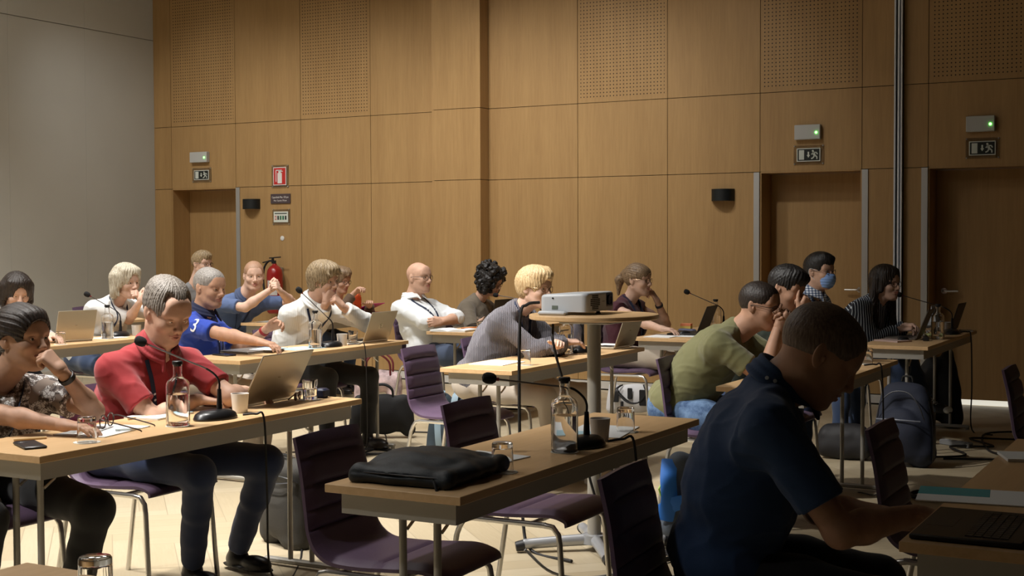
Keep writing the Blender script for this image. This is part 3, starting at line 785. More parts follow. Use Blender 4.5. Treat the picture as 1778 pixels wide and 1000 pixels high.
def text(s, size, m, parent, loc, name='lettering', w=None):
    cu = bpy.data.curves.new(name, 'FONT'); cu.body = s; cu.size = size; cu.align_x = 'CENTER'; cu.align_y = 'CENTER'; cu.extrude = .0004
    t = bpy.data.objects.new(name, cu); C.objects.link(t)
    dg = bpy.context.evaluated_depsgraph_get(); me = bpy.data.meshes.new_from_object(t.evaluated_get(dg)); bpy.data.objects.remove(t)
    me.name = name
    if not me.materials: me.materials.append(m)
    else: me.materials[0] = m
    o = bpy.data.objects.new(name, me); C.objects.link(o); o.parent = parent; o.location = loc; o.rotation_euler = (R(90), 0, 0)
    if w: k = w/max(o.dimensions.x, 1e-4); o.scale = (k, 1, 1)
    return o
fs = thing('fire_extinguisher_sign', 'red fire extinguisher pictogram sign on the oak wall, above the small plaques', 'sign', (-9.27, D, 2.152))
MB().box(-.115, .115, -.008, -.004, -.125, .125).build('backing_plate', MATS['clear acrylic'], fs)
MB().box(-.088, .088, -.014, -.009, -.098, .098).build('sign_border', mat('sign white', (.75, .72, .68), .5), fs)
MB().box(-.080, .080, -.0155, -.0135, -.090, .090).build('sign_field', mat('sign red', (.52, .03, .025), .5), fs)
ic = MB(); ic.box(-.027, .032, -.018, -.0152, -.078, .035); ic.box(-.014, .018, -.018, -.0152, .035, .066); ic.box(-.048, .03, -.018, -.0152, .060, .070)
ic.box(-.052, -.043, -.018, -.0152, -.06, .066); ic.box(.018, .045, -.018, -.0152, .048, .056)
ic.build('pictogram', MATS['sign white'], fs, smooth=False)
c = MB(); corners(c, .20, .22, .004); c.build('fixing_pin', chrome, fs)
rs = thing('room_sign', 'dark plum plaque with two lines of white lettering, under the extinguisher sign', 'sign', (-9.265, D, 1.907))
MB().box(-.133, .133, -.014, 0, -.053, .053, .002).build('plate', mat('plum plaque', (.075, .052, .055), .5), rs)
text('Capacidade Max. 120 pax', .03, MATS['sign white'], rs, (0, -.0146, .016), w=.225)
text('Max. Capacity 120 pax', .024, MATS['sign white'], rs, (0, -.0146, -.020), w=.175)
ins = thing('instruction_sign', 'small white card with a row of pictograms, lowest of three wall signs', 'sign', (-9.26, D, 1.709))
MB().box(-.12, .12, -.008, -.004, -.085, .085).build('backing_plate', MATS['clear acrylic'], ins)
MB().box(-.098, .098, -.013, -.009, -.058, .058).build('card', mat('card cream', (.68, .70, .62), .6), ins)
r = MB(); r.box(-.082, .082, -.0145, -.0128, .032, .042); r.build('header_line', mat('print dark', (.03, .04, .035), .6), ins, smooth=False)
for i, (cc, nm) in enumerate((((.5, .04, .03), 'print red'), ((.03, .04, .035), 'print dark'), ((.03, .16, .08), 'print green'), ((.03, .16, .08), 'print green'), ((.03, .04, .035), 'print dark'))):
    x = -.070+i*.034; q = MB().box(x-.011, x+.011, -.0145, -.0128, -.032, .012); q.build('pictogram', mat(nm, cc, .6), ins, smooth=False)
MB().box(-.070-.006, -.070+.006, -.0155, -.0140, -.025, .005).build('pictogram', MATS['card cream'], ins, smooth=False)
c = MB(); corners(c, .205, .155, .004); c.build('fixing_pin', chrome, ins)
tag(place(MB().lathe([(0, 0), (.026, 0), (.026, .006), (.018, .010), (0, .010)], (0, 0, 0), 20, Matrix.Rotation(R(90), 3, 'X')).build('wall_button', white), (-9.25, D, 1.475)), 'small round white button on the oak wall below the instruction card', 'button')
def wall_lamp(x, z, label):
    o = thing('wall_lamp', label, 'wall lamp', (x, D, z), 0, 'black half-round wall lamps')
    n = 18; pts = [(.108*math.cos(PI+PI*i/n), .108*math.sin(PI+PI*i/n)) for i in range(n+1)]
    mb = MB(); out = [(a, b, -.055) for a, b in pts]; inn = [(a*.95, b*.95, -.055) for a, b in reversed(pts)]
    mb.poly(out+inn, .11); mb.build('shade', mat('lamp black', (.008, .010, .010), .5), o)
    MB().box(-.05, .05, -.014, 0, -.045, .045).build('back_plate', alu, o)
wall_lamp(-9.66, 1.855, 'black half-round wall lamp right of the left door, near the small wall signs')
wall_lamp(-4.20, 1.845, 'black half-round wall lamp on the oak wall just left of the middle door')
fe = thing('fire_extinguisher', 'red fire extinguisher hanging on the oak wall behind the man in slate blue', 'fire extinguisher', (-9.27, D-.115, .66))
red = mat('extinguisher red', (.33, .014, .012), .28, coat=.4)
MB().lathe([(0, 0), (.07, 0), (.086, .02), (.088, .05), (.088, .42), (.080, .47), (.055, .505), (.026, .525), (.022, .54), (0, .54)], n=28).build('cylinder', red, fe)
lb = MB(); a0 = [R(248+i*11) for i in range(8)]
for za, zb, m_ in ((.20, .36, 0),):
    vs = [(.0895*math.cos(a), .0895*math.sin(a), z) for z in (za, zb) for a in a0]
    lb.add(vs, [(i, i+1, i+9, i+8) for i in range(7)])
lb.build('paper_label', mat('label cream', (.66, .62, .58), .6), fe)
vv = MB(); vv.cyl((0, 0, .535), (0, 0, .575), .017); vv.box(-.045, .10, -.010, .010, .566, .578, .003, Matrix.Rotation(R(-12), 4, 'Y')); vv.box(-.03, .125, -.008, .008, .598, .610, .003, Matrix.Rotation(R(-4), 4, 'Y')); vv.box(-.035, -.015, -.01, .01, .54, .60)
vv.build('valve', black, fe)
MB().tube([(-.02, 0, .565), (-.075, -.01, .565), (-.125, -.02, .50), (-.135, -.03, .38), (-.115, -.04, .26), (-.085, -.05, .17)], .011, 10, smooth=5).build('hose', black, fe)
MB().box(-.03, .03, .080, .112, .35, .50).build('bracket', alu, fe)
# ------------------------------------------------------------------ tables
TW, TL, TH = .445, 1.80, .74
def make_table(name='conference_table'):
    """origin at the floor under the near right corner; the top spans x -TW..0, y 0..TL"""
    o = thing(name, 'x', 'table')
    MB().box(-TW, 0, 0, TL, TH-.024, TH, .0015).build('tabletop', beech, o, smooth=False)
    a = MB(); e = .034; z0, z1 = TH-.086, TH-.024; t = .018
    a.box(-TW+e, -e, e, e+t, z0, z1); a.box(-TW+e, -e, TL-e-t, TL-e, z0, z1); a.box(-TW+e, -TW+e+t, e+t, TL-e-t, z0, z1); a.box(-e-t, -e, e+t, TL-e-t, z0, z1)
    a.build('apron', graymet, o, smooth=False)
    for y, sg in ((.15, 1), (TL-.15, -1)):
        lg = []
        for dx in (-.058, .058):
            x = -TW/2+dx; MB().cyl((x, y, .034), (x, y, TH-.03), .0115, n=14).build('leg', graymet, o)
        f = MB(); f.box(-TW/2-.20, -TW/2+.20, y-.016, y+.016, .012, .036, .006)
        for sx in (-.185, .185): f.cyl((-TW/2+sx, y, 0), (-TW/2+sx, y, .014), .014)
        f.build('foot', graymet, o)
        for dx in (-.058, .058):
            x = -TW/2+dx
            MB().tube([(x+.012, y+sg*.005, .60), (x+.012, y+sg*.05, .625), (x+.012, y+sg*.105, TH-.03)], .005, 8).build('brace', chrome, o)
        MB().box(-TW/2-.09, -TW/2+.09, y-.03, y+.03, TH-.045, TH-.0245).build('hinge_block', black, o)
    return o
t0 = make_table(); first = [True]
def table(x, y, label, rz=0):
    o = t0 if first[0] else copy_tree(t0); first[0] = False
    o.location = (x, y, 0); o.rotation_euler = (0, 0, R(rz)); tag(o, label, 'table', 'long narrow conference tables'); return o
table(-3.386, 3.075, 'beech table at the front left with carafe, silver laptop and folded glasses on it')
table(-1.833, 3.093, 'beech table in the centre foreground with a black laptop sleeve on its near end')
table(-.235, 3.09, 'dark beech table at the bottom right under an open black laptop')
table(-1.835, .232, 'table corner at the bottom left edge holding only an upturned glass')
table(-5.117, 6.14, 'beech table of the man in royal blue and the messy-haired man in white')
table(-3.399, 6.276, 'beech table of the blond person in grey cardigan, behind the round projector stand')
table(-1.735, 6.04, 'beech table in front of the man in olive t-shirt')
table(-6.985, 6.06, 'far left beech table with beige laptop, carafe and white cup')
table(-7.13, 9.1, 'beech table near the back wall holding a pink folder and an orange flask')
table(-5.077, 8.819, 'beech table of the bald man in white, open book on it')
table(-3.391, 8.885, 'beech table of the woman in burgundy vest, with orange and yellow sticky notes')
table(-1.779, 8.888, 'beech table of the woman in striped blouse, at the right by the dark door')
table(-8.75, 8.9, 'beech table far back at the left, its end showing behind the purple chairs')

# ------------------------------------------------------------------ chairs
def vinyl(name, c):
    return mat(name, c, .5, bump=.18, bscale=160, var=.06, vscale=12, sheen=.05)
purple = vinyl("aubergine upholstery", (.088, .052, .094))
def make_chair():
    """origin at the floor under the seat centre, sitter looks to +x"""
    o = thing('stacking_chair', 'x', 'chair'); W = .197
    # side profile of the padded shell, from the front edge of the seat up to the top of the back
    prof = [(.245, .425), (.235, .445), (.18, .458), (.08, .452), (-.04, .446), (-.13, .452), (-.185, .480), (-.215, .530), (-.228, .60), (-.245, .71), (-.272, .823)]
    P = catmull([V((a, 0, b)) for a, b in prof], 10); n = len(P)
    def shell(off, half, nm, m, par, seams=(), cut=None):
        mb = MB(); vs = []; fs = []; ny = 12; idx = range(n) if cut is None else range(*cut)
        rows = []
        for i in idx:
            a, b = P[max(i-1, 0)], P[min(i+1, n-1)]; t = (b-a).normalized(); nv = V((-t.z, 0, t.x))*-1
            row = []
            for j in range(ny+1):
                s = -1+2*j/ny; w = half*(1-.10*max(0, i/n-.5)*2)
                ed = min(1, (1-abs(s))*6); en = min(1, min(i, n-1-i)*1.0/5+.2)
                dip = 1-.0 if not seams else 1
                d = off*(.35+.65*math.sqrt(ed*min(1, en)))
                for sm in seams: d -= .013*math.exp(-((i-sm)/.75)**2)*(1-abs(s)**10)
                rc = 0
                q = P[i]+nv*d; row.append((q.x, s*w, q.z+(.006*(1-s*s) if i > n*.9 else 0)))
            rows.append(row)
        return rows
    top = shell(.020, W, '', None, None, seams=(34, 72, 80, 87, 94)); bot = shell(-.012, W, '', None, None)
    mb = MB(); ny = 13
    vs = [v for r in top for v in r]+[v for r in bot for v in r]; m = len(top)*ny; fs = []
    for i in range(len(top)-1):
        for j in range(ny-1):
            a = i*ny+j; fs.append((a, a+1, a+ny+1, a+ny)); b = m+a; fs.append((b+ny, b+ny+1, b+1, b))
        fs.append((i*ny, (i+1)*ny, m+(i+1)*ny, m+i*ny)); a = i*ny+ny-1; fs.append((a+ny, a, m+a, m+a+ny))
    for j in range(ny-1):
        fs.append((j+1, j, m+j, m+j+1)); a = (len(top)-1)*ny+j; fs.append((a, a+1, m+a+1, m+a))
    ns = (len(top)*5)//9     # seat below, backrest above
    seat_f = []; back_f = []
    for f in fs:
        zc = sum(vs[i][2] for i in f)/len(f); xc = sum(vs[i][0] for i in f)/len(f)
        (back_f if zc > .50 else seat_f).append(f)
    for nm, ff in (('seat', seat_f), ('backrest', back_f)):
        used = sorted({i for f in ff for i in f}); mp = {k: i for i, k in enumerate(used)}
        b = MB(); b.add([vs[i] for i in used], [tuple(mp[i] for i in f) for f in ff]); b.build(nm, purple, o, auto=50)
    r = .0105
    f = MB()
    for s in (-1, 1): f.tube([(.16, s*.185, .424), (.0, s*.185, .424), (-.15, s*.185, .424)], r, 10)
    f.tube([(.10, -.185, .424), (.10, .185, .424)], r*.8, 8); f.tube([(-.10, -.185, .424), (-.10, .185, .424)], r*.8, 8)
    f.build('seat_frame', chrome, o)
    for s in (-1, 1):
        MB().tube([(.15, s*.185, .424), (.19, s*.187, .420), (.212, s*.189, .395), (.218, s*.19, .36), (.245, s*.20, .0)], r, 12).build('leg', chrome, o)
        MB().tube([(-.14, s*.185, .424), (-.17, s*.187, .418), (-.188, s*.189, .39), (-.20, s*.19, .36), (-.265, s*.205, .0)], r, 12).build('leg', chrome, o)
    return o
c0 = make_chair(); cf = [True]
def chair(x, y, label, rz=0):
    o = c0 if cf[0] else copy_tree(c0); cf[0] = False
    o.location = (x, y, 0); o.rotation_euler = (0, 0, R(rz)); tag(o, label, 'chair', 'purple stacking chairs'); return o
chair(-2.29, 3.50, 'nearest empty purple chair, left of the black laptop sleeve', 2)
chair(-2.31, 4.40, 'empty purple chair tucked in at the far half of the centre table')
chair(-1.16, 3.27, 'dark chair seen from behind, under the man in navy', 4)
chair(-.77, 4.44, 'dark empty chair behind the navy man\'s forearm, in front of the navy backpack')
chair(-3.90, 6.57, 'empty chair with ribbed purple back facing the grey-cardigan person\'s table end')
chair(-4.00, 7.40, 'purple chair under the blond person in grey cardigan')
chair(-2.35, 6.56, 'dark chair seen from behind, under the man in olive t-shirt')
chair(-2.36, 7.40, 'chair under the black-haired man behind the man in olive')
chair(-5.83, 9.40, 'purple chair the bald man in the white shirt leans back on')
chair(-4.00, 4.15, 'purple chair under the man in the red polo shirt')
chair(-4.02, 3.36, 'purple chair under the woman in the floral blouse at the left edge')
chair(-7.68, 7.62, 'purple chair under the blonde woman in white')
chair(-7.70, 6.62, 'chair under the dark-haired woman at the far left')
chair(-5.72, 6.62, 'chair under the man in the royal blue polo')
chair(-5.72, 7.50, 'chair under the man with messy hair in a white shirt')
chair(-7.85, 9.30, 'chair under the man in the slate blue polo')
chair(-7.80, 10.42, 'chair under the person hidden behind the messy-haired man')
chair(-5.85, 10.12, 'chair under the curly-haired person in brown')
chair(-4.10, 9.45, 'chair under the woman in burgundy vest')
chair(-2.62, 9.12, 'chair under the man with blue face mask')
chair(-2.55, 9.80, 'chair under the woman in striped blouse')
chair(-9.12, 10.2, 'chair under the young man in grey with glasses, at the back left')
chair(-9.42, 9.40, 'empty purple chair at the back left, between beige laptop and blonde woman')
chair(-.70, 6.70, 'dark chair cut off by the right edge of the photo')
# ------------------------------------------------------------------ small things on the tables
T = TH
glassm = mat('clear glass', (1, 1, 1), .02, trans=1, ior=1.45)
waterm = mat('water', (1, 1, 1), .0, trans=1, ior=1.33)
paper = mat('white paper', (.78, .79, .78), .8); teal = mat('teal print', (.07, .30, .32), .7); ltblue = mat('pale blue print', (.42, .62, .70), .75)
CAR = 'glass water carafes with black stoppers'
def make_carafe():
    o = thing('water_carafe', 'x', 'carafe')
    out = [(0, 0), (.040, 0), (.0435, .004), (.044, .02), (.044, .148), (.0425, .160), (.036, .170), (.025, .177), (.0180, .184), (.0165, .194), (.0165, .222), (.0185, .228)]
    inn = [(.0165, .228), (.0145, .220), (.0145, .194), (.016, .185), (.024, .175), (.034, .167), (.040, .158), (.0415, .147), (.0415, .020), (.039, .010), (0, .009)]
    MB().lathe(out+inn, n=32).build('glass_body', glassm, o, auto=60)
    MB().lathe([(0, .0095), (.0385, .0105), (.0412, .02), (.0412, .118), (0, .118)], n=32).build('water', waterm, o, auto=60)
    MB().lathe([(0, .222), (.0142, .222), (.0142, .229), (.0195, .229), (.0195, .240), (.017, .242), (0, .242)], n=24).build('stopper', black, o)
    return o
def make_glass(full):
    o = thing('drinking_glass', 'x', 'glass'); r = .0335
    if full is None:   # upturned on a paper coaster
        pr = [(0, .087), (r*.86, .087), (r*.93, .083), (r, .0), (r-.0022, 0), (r*.93-.0022, .068), (r*.8, .072), (0, .072)]
        MB().lathe(pr[::-1], n=28).build('tumbler', glassm, o, auto=60)
    else:
        pr = [(0, 0), (r*.90, 0), (r*.93, .004), (r, .087), (r-.0022, .087), (r*.93-.0022, .018), (r*.8, .014), (0, .014)]
        MB().lathe(pr, n=28).build('tumbler', glassm, o, auto=60)
        if full: MB().lathe([(0, .0145), (r*.8, .0145), (r*.925-.0022, .019), (r*.95-.0022, full), (0, full)], n=28).build('water', waterm, o, auto=60)
    return o
coaster_m = mat('paper coaster', (.70, .66, .58), .85)
def coaster(x, y, label): return tag(place(MB().lathe([(0, 0), (.046, 0), (.046, .0012), (0, .0012)], n=32).build('coaster', coaster_m), (x, y, T+.0003)), label, 'coaster', 'round paper coasters')
def make_mug_cup():
    o = thing('coffee_cup', 'x', 'cup')
    MB().lathe([(0, 0), (.0285, 0), (.0295, .003), (.0355, .074), (.0362, .077), (.0335, .077), (.0330, .073), (.027, .006), (0, .006)], n=32).build('cup_body', mat('cup white', (.74, .72, .68), .45), o, auto=60)
    MB().lathe([(0, .060), (.0315, .060), (0, .0605)], n=24).build('coffee', mat('coffee brown', (.16, .09, .045), .25), o)
    return o
protos = {}
def inst(kind, maker, x, y, label, z=T, group=None, rz=0):
    if kind in protos: o = copy_tree(protos[kind])
    else: o = protos[kind] = maker()
    o.location = (x, y, z); o.rotation_euler = (0, 0, R(rz)); tag(o, label, None, group); return o
for x, y, l in ((-3.49, 3.83, 'water carafe in front of the man in red'), (-1.93, 3.92, 'large carafe on the centre foreground table'),
                (-5.30, 7.11, 'water carafe in front of the messy-haired man in white'), (-7.17, 7.15, 'water carafe on the far left table before the blonde woman'),
                (-3.635, 7.41, 'water carafe beside the white mug, under the round stand'), (-3.53, 9.77, 'water carafe behind the black laptop of the woman in burgundy'),
                (-1.86, 9.62, 'water carafe on the right rear table beside the striped-blouse woman')):
    inst('carafe', make_carafe, x, y, l, T+.0017, CAR); coaster(x, y, 'coaster under the '+l)
GU, GW = 'upturned drinking glasses', 'upright drinking glasses'
for x, y, l in ((-3.482, 3.37, 'upturned glass on the front left table beside the folded spectacles'), (-1.923, 3.49, 'upturned glass right of the black laptop sleeve'),
                (-1.94, 4.435, 'upturned glass behind the white cup on the centre table'), (-1.905, 1.86, 'upturned glass at the bottom edge of the photo, at left'),
                (-3.497, 6.61, 'upturned glass on the grey-cardigan person\'s table next to papers'), (-7.05, 6.60, 'upturned glass in front of the beige laptop at far left'),
                (-1.83, 7.50, 'upturned glass at the far end of the olive man\'s table')):
    inst('gup', lambda: make_glass(None), x, y, l, T+.0017, GU); coaster(x, y, 'coaster under the '+l)
for x, y, l, f in ((-3.557, 4.73, 'half-full glass at the far end of the front left table', .045), (-5.30, 7.53, 'glass next to the white cup of the messy-haired man', .02),
                (-5.363, 9.38, 'small water glass between bald man and curly-haired person', .04), (-2.03, 10.12, 'glass behind the silver laptop on the right rear table', .02)):
    inst('gw%g' % f, lambda f=f: make_glass(f), x, y, l, T+.0017, GW); coaster(x, y, 'coaster under the '+l)
for x, y, l in ((-3.545, 4.25, 'white cup next to the microphone base on the front left table'), (-1.933, 4.20, 'white cup of coffee on the centre foreground table'),
                (-5.268, 7.36, 'white cup in front of the messy-haired man in white'), (-7.25, 7.52, 'white cup in front of the blonde woman'), (-1.94, 10.34, 'tiny white cup at the far end of the right rear table')):
    inst('cup', make_mug_cup, x, y, l, T+.0004, 'white coffee cups')
mg = thing('mug', 'white mug with handle beside the carafe on the grey-cardigan person\'s table', 'mug', (-3.70, 7.33, T+.0004))
MB().lathe([(0, 0), (.032, 0), (.034, .004), (.034, .092), (.031, .092), (.031, .006), (0, .006)], n=28).build('mug_body', MATS['cup white'], mg, auto=60)
MB().tube([(-.030, -.012, .075), (-.052, -.018, .070), (-.056, -.019, .045), (-.046, -.016, .024), (-.031, -.012, .020)], .005, 10, smooth=4).build('handle', MATS['cup white'], mg)
th = thing('thermos_bottle', 'steel thermos bottle standing behind the round projector stand', 'thermos', (-3.70, 7.72, T+.0004))
MB().lathe([(0, 0), (.034, 0), (.036, .004), (.036, .20), (.030, .215), (0, .215)], n=28).build('steel_body', mat('thermos steel', (.30, .29, .34), .25, .8), th)
MB().lathe([(0, .2155), (.027, .2155), (.027, .245), (.022, .25), (0, .25)], n=24).build('lid', black, th)

def mic(x, y, hx, hy, hz, label, rz=0):
    """discussion microphone: oval base unit and gooseneck ending in a foam head at (hx, hy, hz)"""
    o = thing('gooseneck_microphone', label, 'microphone', (x, y, T+.0004), 0, 'gooseneck table microphones')
    b = MB(); ca, sa = math.cos(R(rz)), math.sin(R(rz)); M = Matrix.Rotation(R(rz), 3, 'Z')
    b.lathe([(0, 0), (1.0, 0), (1.02, .006), (.93, .022), (.70, .034), (.3, .038), (0, .038)], n=32, sx=.062, sy=.095, M=M)
    b.build('base_unit', mat('mic black', (.010, .010, .011), .32), o)
    mb = MB(); mb.tube([M @ V((.0, .02, .030)), M @ V((.0, .02, .06)), M @ V((0, .02, .115))], [.0115, .0105, .0075], 12); mb.build('neck_socket', MATS['mic black'], o)
    st = M @ V((0, .02, .11)); h = V((hx-x, hy-y, hz-T)); d = (h-st)
    a = st+V((0, 0, .030)); c = st+V((d.x*.05, d.y*.05, .058)); e = st+V((d.x*.18, d.y*.18, .085))
    pts = catmull([st, a, c, e, e+(h-e)*.3, e+(h-e)*.65, h], 6)
    k = len(pts)//2
    MB().tube(pts[:k+1], .0042, 10).build('flexible_neck', MATS['mic black'], o)
    MB().tube(pts[k:], .0032, 10).build('stem', mat('stem grey', (.16, .15, .15), .3, .7), o)
    dd = (h-pts[-4]).normalized(); q = dd.to_track_quat('Z', 'Y').to_matrix()
    MB().lathe([(0, -.004), (.006, -.003), (.006, .006), (0, .006)], tuple(h-dd*.006), 14, q).build('light_ring', mat('ring red', (.25, .03, .03), .4), o)
    MB().lathe([(0, 0), (.011, .001), (.0175, .010), (.0195, .022), (.0185, .034), (.013, .044), (0, .048)], tuple(h), 20, q).build('foam_windscreen', mat('foam black', (.012, .012, .012), .95, bump=.5, bscale=900), o)
    return o
mic(-3.50, 4.05, -3.70, 3.89, 1.036, 'gooseneck microphone in front of the man in the red polo', -10)
mic(-1.925, 4.05, -2.16, 3.88, .970, 'gooseneck microphone on the centre foreground table, head over the empty chair', -10)
mic(-5.27, 7.24, -5.39, 7.087, 1.099, 'gooseneck microphone at the chest of the messy-haired man', 0)
mic(-7.28, 7.37, -7.41, 7.221, 1.041, 'gooseneck microphone in front of the blonde woman, head left of her', 0)
mic(-3.48, 9.79, -3.72, 9.72, 1.028, 'gooseneck microphone beyond the black laptop, head against the oak wall', 0)
mic(-1.873, 10.187, -2.21, 10.10, 1.020, 'gooseneck microphone on the right rear table, before the striped-blouse woman', 0)
mic(-3.60, 7.55, -3.80, 7.47, 1.006, 'gooseneck microphone with its head by the blond person in grey cardigan', 0)
mic(-5.30, 10.10, -5.57, 10.05, .970, 'gooseneck microphone in front of the curly-haired person', 0)

def laptop(x, y, rz, lid, w, d, label, shell, logo=None, open_=105, keys=None, screen=None, deckm=None):
    """origin at the middle of the hinge; the deck runs to -x from it, width along y"""
    o = thing('laptop', label, 'laptop', (x, y, T+.001), rz)
    deckm = deckm or shell
    MB().box(-d, 0, -w/2, w/2, 0, .013, .003).build('base', deckm, o)
    if open_ > 20:
        k = MB()
        for r_ in range(5):
            for c_ in range(13):
                kx = -.035-r_*.019; ky = -w*.42+c_*(w*.84/13)
                k.box(kx-.0165, kx, ky+.001, ky+w*.84/13-.002, .0128, .0146)
        k.build('keyboard', keys or mat('keys black', (.015, .015, .016), .5), o, smooth=False)
        MB().box(-d+.015, -d+.075, -w*.17, w*.17, .0128, .0134).build('touchpad', deckm, o, smooth=False)
    M = Matrix.Translation((0, 0, .012)) @ Matrix.Rotation(R(-(180-open_)), 4, 'Y')
    L = MB().box(-.003-lid, -.003, -w/2, w/2, .0, .006, .002, M) if False else None
    ang = R(open_); ux = -math.cos(ang); uz = math.sin(ang)      # direction up the lid, lid leans away (+x) when open > 90
    F = Matrix(((ux*1.0, 0, uz, .002), (0, 1, 0, 0), (uz, 0, -ux, .013), (0, 0, 0, 1)))   # local x: up the lid, local z: outward (+x side)
    if ux*(-ux)-uz*uz < 0: pass
    l = MB().box(0, lid, -w/2, w/2, 0, .006, .002, F).build('lid', shell, o)
    MB().box(.010, lid-.008, -w/2+.008, w/2-.008, -.0012, -.0002, 0, F).build('screen', screen or mat('screen dark', (.012, .013, .016), .15), o, smooth=False)
    if logo:
        g = MB(); Fz = F @ Matrix.Translation((lid*.5, 0, .0062)) 
        if logo == 'ring':
            g.tube([Fz @ V((.017*math.cos(2*PI*i/24), .017*math.sin(2*PI*i/24), 0)) for i in range(24)], .0013, 6, closed=True)
            g.tube([Fz @ V(p) for p in ((-.006, -.010, 0), (.007, -.004, 0), (-.007, .003, 0), (.006, .010, 0))], .0013, 6)
        else:
            g.ell(Fz @ V((0, 0, 0)), (.009, .009, .002), 16, 6)
        g.build('logo', mat('logo silver', (.72, .68, .58), .25, .8), o)
    return o
silver = mat('laptop silver', (.42, .38, .31), .34, .55); beige = mat('laptop champagne', (.50, .44, .34), .36, .5); blk = mat('laptop black', (.022, .020, .019), .45)
sild = mat('laptop deck silver', (.60, .60, .58), .35, .4)
laptop(-3.645, 4.545, 4, .235, .375, .235, 'silver laptop open in front of the man in the red polo', silver, 'dot', 118, deckm=sild)
laptop(-5.235, 7.70, 0, .215, .31, .215, 'laptop with ring logo on the messy-haired man\'s table', beige, 'ring', 112)
laptop(-7.17, 6.83, -12, .215, .30, .20, 'beige laptop lid in front of the dark-haired woman at far left', beige, 'dot', 105)
laptop(-5.32, 9.62, 0, .21, .30, .20, 'black laptop the curly-haired person leans over', blk, None, 100)
laptop(-3.50, 9.38, 6, .215, .32, .215, 'black laptop on the table of the woman in burgundy vest', blk, None, 112)
laptop(-3.50, 7.97, 0, .22, .31, .21, 'tan laptop half hidden behind the pole of the projector stand', beige, 'dot', 110)
laptop(-1.985, 9.60, 4, .21, .31, .21, 'thin grey laptop seen edge-on before the striped-blouse woman', mat('laptop grey', (.16, .14, .12), .4, .4), None, 112)
laptop(-1.93, 10.55, 0, .21, .31, .20, 'dark laptop standing open at the far end of the right rear table', blk, None, 108)
lg = laptop(-.235, 3.295, 0, .22, .355, .245, 'open black laptop at the bottom right corner in front of the navy man', blk, None, 172, keys=mat('keys charcoal', (.035, .032, .030), .5))
lg.location = (-.42, 3.30, T+.001)
tag(lg, 'open black laptop at the bottom right corner in front of the navy man')
cl = thing('closed_laptop', 'closed grey laptop with sheets on it in front of the man in royal blue', 'laptop', (-5.45, 6.66, T+.001), -3)
MB().box(-.115, .115, -.17, .17, 0, .010, .003).build('base', mat('laptop dark silver', (.30, .29, .28), .35, .6), cl); MB().box(-.115, .115, -.17, .17, .011, .018, .003).build('lid', MATS['laptop dark silver'], cl)

def sheet(x, y, w, l, rz, label, m=None, n=3, z=T+.0006, inset=None, name='notepad', cat='notepad', group=None):
    o = thing(name, label, cat, (x, y, z), rz, group)
    MB().box(-w/2, w/2, -l/2, l/2, 0, .0011*n).build('pages', m or paper, o, smooth=False)
    if inset:
        c, (a, b, e, f) = inset; MB().box(a*w-w/2, b*w-w/2, e*l-l/2, f*l-l/2, .0011*n-.0002, .0011*n+.0004).build('printed_panel', c, o, smooth=False)
    return o
P3 = 'paper notepads on the tables'
sheet(-3.64, 3.60, .21, .297, 12, 'sheets under the floral-blouse woman\'s hand and the folded spectacles', group=P3)
sheet(-3.76, 4.02, .16, .23, 6, 'notepad behind the carafe of the front left table', inset=(ltblue, (0, 1, .55, 1)), n=6, group=P3)
sheet(-2.10, 3.66, .21, .26, -8, 'notepad with teal panel lying by the black laptop sleeve', inset=(teal, (0, .6, .0, .62)), group=P3)
sheet(-2.02, 4.40, .21, .30, 10, 'white sheets behind the cup on the centre table', inset=(ltblue, (0, .5, 0, .4)), group=P3)
sheet(-3.70, 6.66, .21, .297, 3, 'white sheets on the near end of the grey-cardigan person\'s table', inset=(mat('pale green print', (.58, .66, .58), .8), (.5, 1, .3, .8)), group=P3)
sheet(-3.60, 8.02, .19, .13, 0, 'stack of magazines at the far end of the grey-cardigan person\'s table', n=14, group=P3)
sheet(-5.36, 7.02, .21, .28, -8, 'pale blue sheet under the blue-polo man\'s hand', m=ltblue, n=1, group=P3)
sheet(-5.37, 6.72, .16, .20, 8, 'blue-white sheets on top of the closed laptop', m=paper, z=T+.0195, n=2, inset=(ltblue, (0, 1, .4, 1)), group=P3)
sheet(-7.22, 7.22, .17, .24, 4, 'notepad behind the carafe of the blonde woman', n=2, group=P3)
sheet(-3.67, 9.08, .2, .297, 0, 'sheets under the forearm of the woman in burgundy vest', group=P3)
sheet(-3.52, 9.17, .14, .20, 10, 'loose sheet hanging near the edge below the black laptop', n=1, group=P3)
sheet(-2.09, 9.28, .14, .21, 60, 'notebook with pink cover under the black mouse on the right rear table', m=mat('pink cover', (.46, .34, .30), .7), n=9, group=P3)
sheet(-2.06, 9.98, .21, .28, 10, 'white sheets beyond the thin grey laptop on the right rear table', group=P3)
sheet(-1.86, 10.60, .13, .18, 12, 'small white pad at the very end of the right rear table', n=3, group=P3)
sheet(-.60, 3.72, .21, .33, -82, 'notepad with teal panel behind the open black laptop at bottom right', inset=(teal, (0, .55, 0, .55)), group=P3)
sheet(-.56, 4.47, .16, .21, -70, 'white notepad at the right edge, at the far end of the dark table', n=8, group=P3)
sheet(-7.42, 9.28, .13, .17, 8, 'note cards and pens on the near end of the slate-blue man\'s table', n=5, m=mat('card grey', (.40, .38, .34), .7), group=P3)
bk = thing('open_book', 'open white book hanging over the near end of the bald man\'s table', 'book', (-5.345, 8.935, T+.0006), 4)
